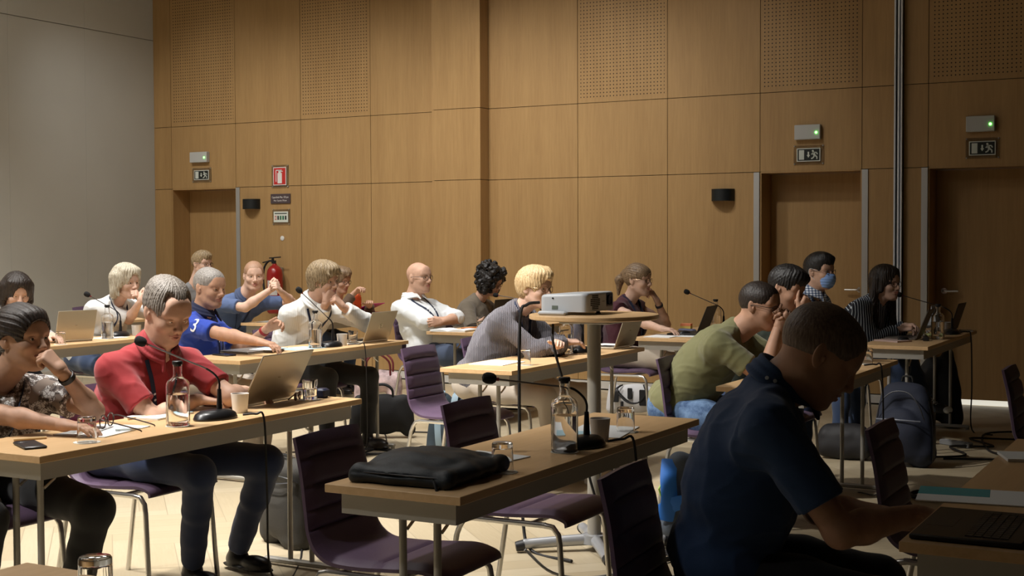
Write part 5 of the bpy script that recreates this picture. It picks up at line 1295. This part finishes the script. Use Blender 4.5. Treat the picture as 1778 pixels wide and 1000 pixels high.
PEOPLE = {
 'floral': dict(H=(-3.907, 3.48, 1.076), N=(-4.018, 3.48, 0.93), P=(-4.16, 3.48, 0.56), RS=(-4.126, 3.337, 0.865), RE=(-4.08, 3.15, 0.78), RW=(-3.645, 3.44, 0.775), LS=(-3.961, 3.623, 0.865), LE=(-3.824, 3.688, 0.775), LW=(-3.715, 3.48, 0.964), yaw=-30, hd=(0, 0, 0), hw=0.165),
 'red': dict(H=(-3.833, 4.15, 1.145), N=(-3.891, 4.15, 0.998), P=(-4.1, 4.15, 0.56), RS=(-3.959, 3.963, 0.924), RE=(-3.839, 3.93, 0.769), RW=(-3.77, 4.25, 0.78), LS=(-3.893, 4.337, 0.924), LE=(-3.778, 4.45, 0.822), LW=(-3.765, 4.55, 0.784), yaw=-10, hd=(-14, 26, 0), hw=0.19),
 'bluepolo': dict(H=(-5.739, 6.6, 1.143), N=(-5.808, 6.6, 0.989), P=(-5.86, 6.6, 0.56), RS=(-5.757, 6.433, 0.908), RE=(-5.443, 6.4, 0.863), RW=(-5.153, 6.44, 0.817), LS=(-5.879, 6.767, 0.908), LE=(-5.673, 6.8, 0.868), LW=(-5.461, 6.82, 0.88), yaw=20, hd=(-5, 8, 0), hw=0.178),
 'white': dict(H=(-5.512, 7.5, 1.165), N=(-5.61, 7.5, 1.019), P=(-5.85, 7.5, 0.56), RS=(-5.685, 7.326, 0.946), RE=(-5.749, 7.682, 0.77), RW=(-5.467, 7.45, 1.011), LS=(-5.611, 7.674, 0.946), LE=(-5.671, 8.053, 0.77), LW=(-5.382, 7.53, 0.986), yaw=-12, hd=(-5, 5, 5), hw=0.178),
 'tee': dict(H=(-7.546, 9.25, 1.139), N=(-7.656, 9.25, 0.958), P=(-7.95, 9.25, 0.56), RS=(-7.802, 9.081, 0.892), RE=(-7.376, 9.029, 0.77), RW=(-7.325, 9.2, 1.024), LS=(-7.607, 9.419, 0.892), LE=(-7.565, 9.735, 0.77), LW=(-7.26, 9.25, 1.008), yaw=-30, hd=(-45, 5, 0), hw=0.195),
 'grayback': dict(H=(-8.961, 10.2, 1.223), N=(-9.06, 10.2, 1.014), P=(-9.2, 10.2, 0.56), RS=(-9.101, 10.011, 0.936), RE=(-8.9, 9.98, 0.8), RW=(-8.68, 10.05, 0.79), LS=(-9.068, 10.389, 0.936), LE=(-8.85, 10.4, 0.8), LW=(-8.65, 10.35, 0.79), yaw=-5, hd=(-5, 5, 0), hw=0.19),
 'hid': dict(H=(-7.464, 10.4, 1.069), N=(-7.512, 10.4, 0.869), P=(-7.85, 10.4, 0.56), RS=(-7.573, 10.21, 0.814), RE=(-7.38, 10.18, 0.79), RW=(-7.244, 10.3, 0.946), LS=(-7.573, 10.59, 0.814), LE=(-7.36, 10.62, 0.78), LW=(-7.2, 10.5, 0.84), yaw=0, hd=(-5, 10, 0), hw=0.19),
 'bald': dict(H=(-5.887, 9.3, 1.138), N=(-5.955, 9.3, 0.973), P=(-5.8, 9.3, 0.56), RS=(-5.972, 9.128, 0.896), RE=(-5.634, 9.1, 0.753), RW=(-5.598, 9.34, 0.796), LS=(-5.88, 9.472, 0.896), LE=(-5.57, 9.42, 0.793), LW=(-5.608, 9.18, 0.786), yaw=-15, hd=(-8, 0, 0), hw=0.178),
 'curly': dict(H=(-5.672, 10.1, 1.095), N=(-5.787, 10.1, 0.94), P=(-5.9, 10.1, 0.56), RS=(-5.81, 9.93, 0.861), RE=(-5.729, 9.9, 0.798), RW=(-5.55, 9.96, 0.8), LS=(-5.81, 10.27, 0.861), LE=(-5.72, 10.35, 0.75), LW=(-5.53, 10.2, 0.8), yaw=0, hd=(-5, 22, 0), hw=0.17),
 'card': dict(H=(-3.739, 7.2, 1.146), N=(-3.833, 7.2, 1.023), P=(-4.16, 7.2, 0.56), RS=(-3.88, 7.02, 0.956), RE=(-3.68, 7.06, 0.72), RW=(-3.595, 7.32, 0.818), LS=(-3.88, 7.38, 0.956), LE=(-3.66, 7.46, 0.72), LW=(-3.56, 7.14, 0.81), yaw=0, hd=(-8, 4, 0), hw=0.18),
 'pony': dict(H=(-4.051, 9.5, 1.131), N=(-4.122, 9.5, 0.986), P=(-4.2, 9.5, 0.56), RS=(-4.149, 9.336, 0.917), RE=(-3.994, 9.3, 0.742), RW=(-3.663, 9.117, 0.775), LS=(-4.12, 9.664, 0.917), LE=(-3.92, 9.756, 0.77), LW=(-3.932, 9.6, 0.963), yaw=-5, hd=(-5, 3, 0), hw=0.165),
 'olive': dict(H=(-2.148, 6.6, 1.095), N=(-2.253, 6.6, 0.973), P=(-2.62, 6.6, 0.56), RS=(-2.307, 6.422, 0.912), RE=(-2.12, 6.46, 0.74), RW=(-2.045, 6.56, 0.98), LS=(-2.307, 6.778, 0.912), LE=(-2.1, 6.82, 0.74), LW=(-2.052, 6.64, 0.987), yaw=0, hd=(-5, 9, 0), hw=0.178),
 'blackh': dict(H=(-2.239, 7.35, 1.16), N=(-2.318, 7.35, 1.04), P=(-2.6, 7.35, 0.56), RS=(-2.36, 7.16, 0.969), RE=(-2.14, 7.15, 0.74), RW=(-2.149, 7.29, 1.021), LS=(-2.36, 7.54, 0.969), LE=(-2.16, 7.55, 0.74), LW=(-2.16, 7.37, 1.026), yaw=0, hd=(-10, 22, 0), hw=0.19),
 'mask': dict(H=(-2.544, 9.1, 1.215), N=(-2.595, 9.1, 1.069), P=(-2.72, 9.1, 0.56), RS=(-2.654, 8.914, 0.989), RE=(-2.62, 8.8, 0.76), RW=(-2.38, 8.98, 0.69), LS=(-2.575, 9.286, 0.989), LE=(-2.58, 9.38, 0.76), LW=(-2.36, 9.24, 0.69), yaw=-12, hd=(-18, 3, 0), hw=0.19),
 'strip': dict(H=(-2.248, 9.75, 1.118), N=(-2.296, 9.75, 1.006), P=(-2.62, 9.75, 0.56), RS=(-2.38, 9.591, 0.949), RE=(-2.42, 9.45, 0.7), RW=(-2.136, 9.69, 0.796), LS=(-2.294, 9.909, 0.949), LE=(-2.32, 10.05, 0.7), LW=(-2.128, 9.8, 0.814), yaw=-15, hd=(-22, 3, 0), hw=0.165),
 'navy': dict(H=(-0.954, 3.42, 1.13), N=(-1.066, 3.42, 1.046), P=(-1.22, 3.42, 0.56), RS=(-1.031, 3.235, 0.968), RE=(-0.86, 3.24, 0.7), RW=(-0.723, 3.49, 0.726), LS=(-1.151, 3.605, 0.968), LE=(-0.98, 3.62, 0.66), LW=(-0.755, 3.56, 0.692), yaw=18, hd=(24, 36, 0), hw=0.195),
 'darkw': dict(H=(-7.465, 6.6, 1.09), N=(-7.577, 6.6, 0.924), P=(-7.75, 6.6, 0.56), RS=(-7.65, 6.441, 0.861), RE=(-7.5, 6.35, 0.79), RW=(-7.28, 6.45, 0.79), LS=(-7.564, 6.759, 0.861), LE=(-7.45, 6.8, 0.79), LW=(-7.25, 6.7, 0.79), yaw=-15, hd=(-25, 20, 0), hw=0.165),
 'blonde': dict(H=(-7.326, 7.5, 1.139), N=(-7.421, 7.5, 0.996), P=(-7.75, 7.5, 0.56), RS=(-7.492, 7.338, 0.94), RE=(-7.431, 7.589, 0.77), RW=(-7.152, 7.46, 0.993), LS=(-7.435, 7.662, 0.94), LE=(-7.579, 7.983, 0.77), LW=(-7.187, 7.52, 0.999), yaw=-10, hd=(-5, 8, 0), hw=0.165),
}
# ------------------------------------------------------------------ the audience
lip = lambda n, c: mat(n, c, .45)
S1 = [skin('skin fair', (.56, .34, .24)), lip('lips fair', (.42, .17, .13))]
S2 = [skin('skin olive', (.44, .26, .175)), lip('lips olive', (.24, .09, .07))]
S3 = [skin('skin pale', (.62, .40, .30)), lip('lips pale', (.46, .20, .16))]
S4 = [skin('skin tan', (.46, .26, .17)), lip('lips tan', (.34, .13, .10))]
HB = hair_mat('hair dark brown', (.010, .007, .005), (.040, .026, .019)); HK = hair_mat('hair black', (.006, .005, .005), (.022, .018, .016))
HG = hair_mat('hair grey brown', (.10, .082, .066), (.34, .30, .26)); HS = hair_mat('hair silver', (.14, .12, .105), (.42, .39, .36))
HL = hair_mat('hair ash blond', (.30, .25, .17), (.66, .60, .48)); HY = hair_mat('hair straw blond', (.12, .075, .038), (.46, .35, .20)); HF = hair_mat('hair golden blond', (.34, .21, .09), (.74, .56, .32))
HM_ = hair_mat('hair mid brown', (.09, .05, .028), (.38, .26, .15)); HR = hair_mat('stubble reddish', (.28, .15, .09), (.46, .28, .18)); HD = hair_mat('stubble dark', (.10, .068, .05), (.22, .155, .115))
jeans = pattern('denim blue', 'denim'); nv = cloth('navy chino', (.018, .032, .085)); bkp = cloth('black trousers', (.010, .010, .011)); beig = cloth('beige trousers', (.42, .36, .29)); stone = cloth('stone trousers', (.46, .40, .33))
djean = cloth('dark denim', (.022, .042, .095)); gjean = cloth('slate jeans', (.050, .070, .12))
gold = mat('thin metal frame', (.25, .17, .10), .3, .7); gblk = mat('black acetate', (.012, .011, .011), .3)
Q = PEOPLE
TBL = .7665
person('woman in floral blouse at the left edge, fist at her mouth', **Q['floral'], fem=True, skn=S2, hair='tied', hcol=HB, strand=(.0016, 46, 'back'), top=pattern('floral print', 'floral'), sleeve=.52,
       pants=bkp, g=.020, vox=.0027, brow=HB, watch=('L', mat('watch black', (.014, .014, .014), .4)), lanyard=2, vneck=.13, RH=dict(d=(1, .35, -.04), n=(0, 0, 1), curl=.28), LH=dict(d=(-.55, -.35, .72), n=(.75, -.15, .6), curl=1.25, thumb=.7),
       RK=(-3.68, 3.12, .50), LK=(-3.50, 3.42, .50), RA=(-3.78, 3.12, .095), LA=(-3.72, 3.50, .095), al=(.25, .225), hs=.98)
person('man in red polo shirt typing on a silver laptop, head bowed', **Q['red'], skn=S1, hair='receding', hcol=HG, strand=(.0020, 58, 'down'), top=cloth('crimson pique', (.30, .020, .024), var=.08, vscale=6), sleeve=.66, collar=(cloth('crimson collar', (.27, .018, .022)), 1),
       pants=nv, g=.018, vox=.0027, brow=HM_, lanyard=2, down=.9, RH=dict(d=(.8, .6, -.10), n=(0, 0, 1), curl=.42, spread=.12), LH=dict(d=(1, .1, -.12), n=(0, 0, 1), curl=.42, spread=.12),
       RK=(-3.56, 4.02, .53), LK=(-3.50, 4.36, .53), RA=(-3.83, 4.28, .095), LA=(-3.84, 4.58, .095), toes=[(.95, -.3, 0), (.9, -.1, 0)], hs=1.04)
_bp = person('grey-haired man in royal blue polo, white 3 on sleeve, arms stretched out', **Q['bluepolo'], skn=S4, hair='buzz', hcol=HS, strand=(.0008, 90, 'down'), top=cloth('royal blue pique', (.012, .045, .34)), sleeve=.70, collar=(cloth('navy collar', (.012, .016, .05)), 1),
       pants=stone, g=.022, vox=.0036, brow=HS, lanyard=2, RH=dict(d=(1, .12, -.16), n=(.1, 0, 1), curl=.38), LH=dict(d=(.9, .3, .35), n=(-.3, .6, .6), curl=.75), al=(.285, .265), watch=('L', mat('red bracelet', (.30, .02, .02), .6)), down=.5, hs=1.04)
_b = person('man with tousled fair hair in a white striped shirt, chin on his fists', **Q['white'], skn=S1, hair='messy', hcol=HY, strand=(.0035, 40, 'down'), top=pattern('white seersucker', 'seer'), sleeve=1.85, longs=True, collar=(cloth('white collar', (.74, .75, .74)), 1),
       pants=bkp, g=.022, vox=.0036, brow=HM_, lanyard=1, RH=dict(d=(.35, .35, .75), n=(.8, -.5, -.1), curl=1.3, thumb=.5), LH=dict(d=(-.3, -.55, .7), n=(.9, .1, .3), curl=1.3, thumb=.5), al=(.29, .265), RK=(-5.40, 7.38, .52), LK=(-5.30, 7.72, .50))
person('bald man in slate blue polo leaning on clasped hands, looking at the camera side', **Q['tee'], skn=S3, hair='buzz', hcol=HR, strand=(.0004, 90, 'down'), top=cloth('slate blue pique', (.075, .115, .235)), sleeve=.72, collar=(cloth('slate collar', (.045, .065, .13)), 1), pants=bkp,
       g=.024, vox=.004, brow=HR, lanyard=1, RH=dict(d=(.35, .55, .65), n=(.8, -.5, .1), curl=1.15, thumb=.6), LH=dict(d=(.05, -.75, .6), n=(.8, .3, .3), curl=1.15, thumb=.6), al=(.29, .265), hs=1.05, jaw=1.08)
person('young man with glasses and fair hair at the very back left, in grey', **Q['grayback'], skn=S3, hair='short', hcol=HY, strand=(.003, 40, 'down'), top=cloth('mid grey cotton', (.20, .20, .20)), pants=djean, glasses=gblk, brow=HM_)
person('person with glasses in brown mostly hidden behind the messy-haired man', **Q['hid'], skn=S1, hair='crop', hcol=HM_, top=cloth('brown jumper', (.09, .052, .03)), sleeve=1.9, longs=True, pants=djean, glasses=gblk, brow=HM_, RH=dict(d=(.7, .2, .7), n=(-.5, 0, .8), curl=.9))
person('bald man with glasses in white shirt, arms folded, leaning back', **Q['bald'], skn=S1, top=cloth('white cotton', (.70, .72, .73)), sleeve=1.22, longs=True, collar=(cloth('white collar', (.74, .75, .74)), 1), pants=gjean, g=.026, belly=.03, vox=.0036,
       glasses=gblk, brow=HS, lanyard=2, RH=dict(d=(.2, 1, .0), n=(.9, -.2, .3), curl=.7, thumb=.8), LH=dict(d=(-.3, -1, .1), n=(.9, -.2, .3), curl=.6, thumb=.8), RK=(-5.32, 9.18, .50), LK=(-5.30, 9.50, .50), al=(.28, .255), hs=1.04, watch=('R', MATS['watch black']))
person('person with black curly hair and glasses in brown top, bent over a black laptop', **Q['curly'], fem=True, skn=S1, hair='curly', hcol=HK, strand=(.003, 1, 'curl'), top=cloth('taupe cotton', (.13, .105, .075)), sleeve=.85, pants=djean, g=.022, glasses=gblk, brow=HK, down=.6,
       RH=dict(d=(1, .1, -.1), n=(0, 0, 1), curl=.4), LH=dict(d=(1, -.1, -.1), n=(0, 0, 1), curl=.4), al=(.25, .23))
person('person with short blond hair in ribbed grey cardigan, arms crossed on table', **Q['card'], skn=S3, hair='crop', hcol=HF, strand=(.0024, 44, 'down'), top=pattern('grey rib knit', 'knit'), sleeve=1.92, longs=True, pants=stone, g=.022, vox=.0036, glasses=gold, brow=HF, fem=True, lanyard=1,
       RH=dict(d=(.6, .8, 0), n=(.2, -.1, 1), curl=.4), LH=dict(d=(.5, -.7, .3), n=(.3, .1, 1), curl=.4), RK=(-3.62, 7.10, .51), LK=(-3.52, 7.42, .50), RA=(-3.60, 7.20, .095), LA=(-3.62, 7.42, .095), al=(.27, .24), shoecol=mat('white trainer', (.6, .6, .58), .5))
person('woman in burgundy sleeveless top with ponytail and glasses, hand at her chin', **Q['pony'], fem=True, skn=S3, hair='pony', hcol=HM_, strand=(.0018, 50, 'back'), top=cloth('burgundy satin', (.060, .010, .020)), sleeve=.02, pants=beig, g=.016, vox=.0036, glasses=gold, brow=HM_,
       lanyard=2, watch=('L', mat('watch navy', (.012, .014, .03), .4)), RH=dict(d=(1, .1, -.1), n=(0, 0, 1), curl=.35), LH=dict(d=(-.35, -.4, .8), n=(.8, 0, .4), curl=1.0), RK=(-3.62, 9.36, .53), LK=(-3.62, 9.66, .52), RA=(-3.52, 9.28, .095), LA=(-3.68, 9.70, .095), al=(.255, .235))
person('man in olive t-shirt with glasses leaning forward, hands clasped before his face', **Q['olive'], skn=S4, hair='buzz', hcol=HB, strand=(.0012, 90, 'down'), top=cloth('olive jersey', (.150, .145, .062)), sleeve=.60, pants=jeans, g=.024, vox=.0036, glasses=gblk, brow=HB,
       RH=dict(d=(.5, .35, .6), n=(.6, -.7, 0), curl=1.0), LH=dict(d=(.3, -.5, .7), n=(.7, .5, .2), curl=1.0), al=(.285, .26), down=.3)
person('man with thick black hair beyond the man in olive, head lowered on his hands', **Q['blackh'], skn=S4, hair='short', hcol=HK, strand=(.003, 40, 'down'), top=cloth('dark green jersey', (.03, .04, .03)), sleeve=.8, pants=djean, brow=HK,
       RH=dict(d=(.4, .3, .7), n=(.7, -.6, 0), curl=1.1), LH=dict(d=(.2, -.4, .8), n=(.7, .5, .2), curl=1.1), al=(.285, .26))
person('man with blue surgical mask and glasses in checked shirt, sitting upright', **Q['mask'], skn=S1, hair='short', hcol=HK, strand=(.0016, 60, 'down'), top=pattern('blue white check', 'check'), sleeve=.75, collar=(pattern('blue white check', 'check'), 1), pants=djean, glasses=gblk, brow=HK, mask=True, lanyard=1)
_st = person('smiling woman with long dark hair and glasses in navy striped blouse', **Q['strip'], fem=True, skn=S3, hair='long', hcol=HB, strand=(.003, 46, 'down'), top=pattern('navy pinstripe', 'stripe'), sleeve=1.85, longs=True, pants=djean, g=.020, vox=.0036, glasses=gblk, brow=HB,
       RH=dict(d=(1, .3, .1), n=(0, -.3, 1), curl=.7), LH=dict(d=(1, -.3, .1), n=(0, .3, 1), curl=.7), al=(.255, .235), RK=(-2.13, 9.70, .52), RA=(-2.20, 9.75, .095), LK=(-2.12, 9.95, .54), LA=(-1.985, 9.86, .29), toes=[(1, 0, 0), (.75, -.30, -.0)], shoecol=mat('canvas black', (.014, .014, .016), .7))
_nv = person('man in navy polo seen from behind in the right foreground, head bowed, cropped hair', **Q['navy'], skn=S4, hair='buzz', hcol=HD, strand=(.0006, 90, 'down'), top=cloth('navy pique', (.020, .052, .140)), sleeve=.70, collar=(cloth('navy polo collar', (.024, .058, .15)), 1), pants=bkp, g=.026, vox=.0027,
       RH=dict(d=(1, .1, -.1), n=(0, 0, 1), curl=.4), LH=dict(d=(1, -.1, -.1), n=(0, 0, 1), curl=.4), al=(.31, .27), brow=HD, hs=1.04, down=.8)
person('dark-haired woman in white at far left behind the beige laptop', **Q['darkw'], fem=True, skn=S3, hair='bob', hcol=HB, strand=(.0024, 46, 'down'), top=cloth('off white cotton', (.66, .66, .64)), sleeve=.8, pants=djean, brow=HB, down=.8, al=(.25, .23), RH=dict(d=(1, .1, -.1), curl=.4), LH=dict(d=(1, -.1, -.1), curl=.4))
person('ash blonde woman in white t-shirt, hands folded at her mouth', **Q['blonde'], fem=True, skn=S3, hair='bob', hcol=HL, strand=(.0036, 40, 'down'), top=cloth('white jersey', (.72, .72, .70)), sleeve=.85, pants=djean, g=.024, vox=.0036, brow=HY, lanyard=2,
       RH=dict(d=(.35, .45, .65), n=(.8, -.5, 0), curl=1.2, thumb=.6), LH=dict(d=(-.1, -.6, .65), n=(.8, .4, .2), curl=1.2, thumb=.6), al=(.265, .245))
sr, si = _st; b_ = si['base']; q_ = np.array((-1.985, 9.86, .205)); td = nrm((.75, -.30, 0)); tp_ = np.cross((0, 0, 1), td)
mb = MB()
for i in range(5):
    c_ = q_+td*(.035+.020*i)+np.array((0, 0, .092-.011*i)); mb.tube([tuple(c_-b_-tp_*.026), tuple(c_-b_+np.array((0, 0, .006))), tuple(c_-b_+tp_*.026)], .0035, 6)
mb.tube([tuple(q_-b_+td*.03+np.array((0, 0, .10))), tuple(q_-b_+td*.02-tp_*.03+np.array((0, 0, .12))), tuple(q_-b_+td*.03-tp_*.045+np.array((0, 0, .085)))], .003, 6, smooth=3)
mb.build('shoelace', mat('lace white', (.72, .74, .74), .8), sr)
mb = MB(); M_ = Matrix(np.stack([td, tp_, np.array((0, 0, 1.))], 1).tolist()); mb.ell(tuple(q_-b_+td*.175+np.array((0, 0, .026))), (.030, .040, .026), 20, 10, M_); mb.build('toe_cap', mat('rubber white', (.62, .63, .62), .5), sr)
nr_, ni = _nv; cm = [c for c in nr_.children if c.name.startswith('collar')][0]
vv_ = np.array([v.co[:] for v in cm.data.vertices]); nn_ = np.array([v.normal[:] for v in cm.data.vertices]); rd = nrm((.12, -.95, .25)); ctr = ni['N']-ni['base']
for dx_ in (-.010, .012):
    tgt = ctr+rd*.095+np.array((dx_, 0, -.4*dx_)); k_ = int(np.argmin(np.linalg.norm(vv_-tgt, axis=1)+.02*(nn_@rd < .2))); p_ = vv_[k_]; n_ = nn_[k_]
    MB().cyl(tuple(p_+n_*.0003), tuple(p_+n_*.0022), .0052, n=14).build('collar_stud', mat('stud pale', (.55, .60, .66), .4), nr_)
# the white 3 printed on the royal blue sleeve, laid on the cloth
br, bi = _bp; t3 = text('3', .125, mat('print white', (.75, .76, .78), .7), br, (0, 0, 0), 'sleeve_number')
Sx = bi['RS']*.66+bi['RE']*.34; ax_ = nrm(bi['RE']-bi['RS']); nn = nrm(np.array((.30, -.90, .30))-ax_*(np.array((.30, -.90, .30))@ax_)); sd_ = np.cross(nn, ax_)
bm_ = t3.data; sub_ = []
for v_ in bm_.vertices:
    p_ = Sx+ax_*v_.co.x+sd_*v_.co.y+nn*.05; q_ = bi['surf'](p_, nn, .0035+(.001 if v_.co.z > 0 else 0)); v_.co = V(tuple(q_-bi['base']))
t3.rotation_euler = (0, 0, 0)
# ------------------------------------------------------------------ camera and lights
cam = bpy.data.cameras.new('camera'); co = bpy.data.objects.new('camera', cam); C.objects.link(co)
cam.sensor_width = 36; cam.lens = 2351.5/1778*36; cam.clip_end = 60; cam.clip_start = .05
yaw, pit, roll = .495997, .033505, -.003878
fw = V((-math.sin(yaw)*math.cos(pit), math.cos(yaw)*math.cos(pit), -math.sin(pit))); r0 = V((math.cos(yaw), math.sin(yaw), 0)); u0 = r0.cross(fw)
rr = r0*math.cos(roll)+u0*math.sin(roll); uu = -r0*math.sin(roll)+u0*math.cos(roll)
co.matrix_world = Matrix(((rr.x, uu.x, -fw.x, 0), (rr.y, uu.y, -fw.y, 0), (rr.z, uu.z, -fw.z, 1.41853), (0, 0, 0, 1)))
bpy.context.scene.camera = co
cam.dof.use_dof = False
def spot(x, y, e, ang=110, blend=.8, tx=0, ty=0, r=.12, col=(1, .97, .925), z=ZC-.08):
    l = bpy.data.lights.new('downlight', 'SPOT'); l.energy = e; l.spot_size = R(ang); l.spot_blend = blend; l.shadow_soft_size = r; l.color = col
    o = bpy.data.objects.new('downlight', l); C.objects.link(o); o.location = (x, y, z)
    d = V((tx, ty, -1)); o.rotation_euler = d.to_track_quat('-Z', 'Y').to_euler(); return o
for x, y, e in ((-10.0, 4.0, 230), (-10.0, 7.2, 330), (-8.6, 1.6, 260), (-8.6, 4.4, 330), (-8.6, 7.2, 380), (-8.6, 9.4, 120),
                (-6.9, 1.4, 560), (-6.9, 4.4, 520), (-6.9, 7.2, 400), (-6.9, 9.4, 130), (-5.4, 1.2, 800), (-5.3, 4.2, 560), (-5.3, 7.0, 420), (-5.3, 9.2, 150)):
    spot(x, y, e*.62, 70, .95, -.02, .28 if y < 9 else .05)
for x, y, e in ((-5.2, 2.6, 620), (-5.0, 4.6, 500)): spot(x, y, e, 46, 1., .40, .66)
spot(-4.1, 3.9, 330, 62, .9)
spot(-4.0, 6.6, 170, 56, .9)
spot(-3.9, .2, 260, 56, 1., .25, .25)
for x, e in ((-9.9, 130), (-8.4, 140), (-7.0, 150), (-5.7, 190), (-4.5, 95)):      # wall washers
    spot(x, 8.7, e*.8, 64, 1., -.05, .95)
for x, y, e in ((-8.4, 4.2, 12), (-8.4, 7.0, 12), (-5.8, 3.2, 14), (-5.8, 7.0, 12)):  # soft area fill added under the ceiling, no known fixture there
    l = bpy.data.lights.new('ceiling_fill', 'AREA'); l.energy = e; l.size = 1.2; l.color = (1, .97, .92)
    o = bpy.data.objects.new('ceiling_fill', l); C.objects.link(o); o.location = (x, y, ZC-.05)
w = bpy.data.worlds.new('hall ambient'); bpy.context.scene.world = w; w.use_nodes = True
w.node_tree.nodes['Background'].inputs[0].default_value = (.80, .88, 1, 1); w.node_tree.nodes['Background'].inputs[1].default_value = .02
vs = bpy.context.scene.view_settings; vs.view_transform = 'Standard'; vs.look = 'None'; vs.gamma = 1; vs.use_curve_mapping = False; vs.exposure = 1.1
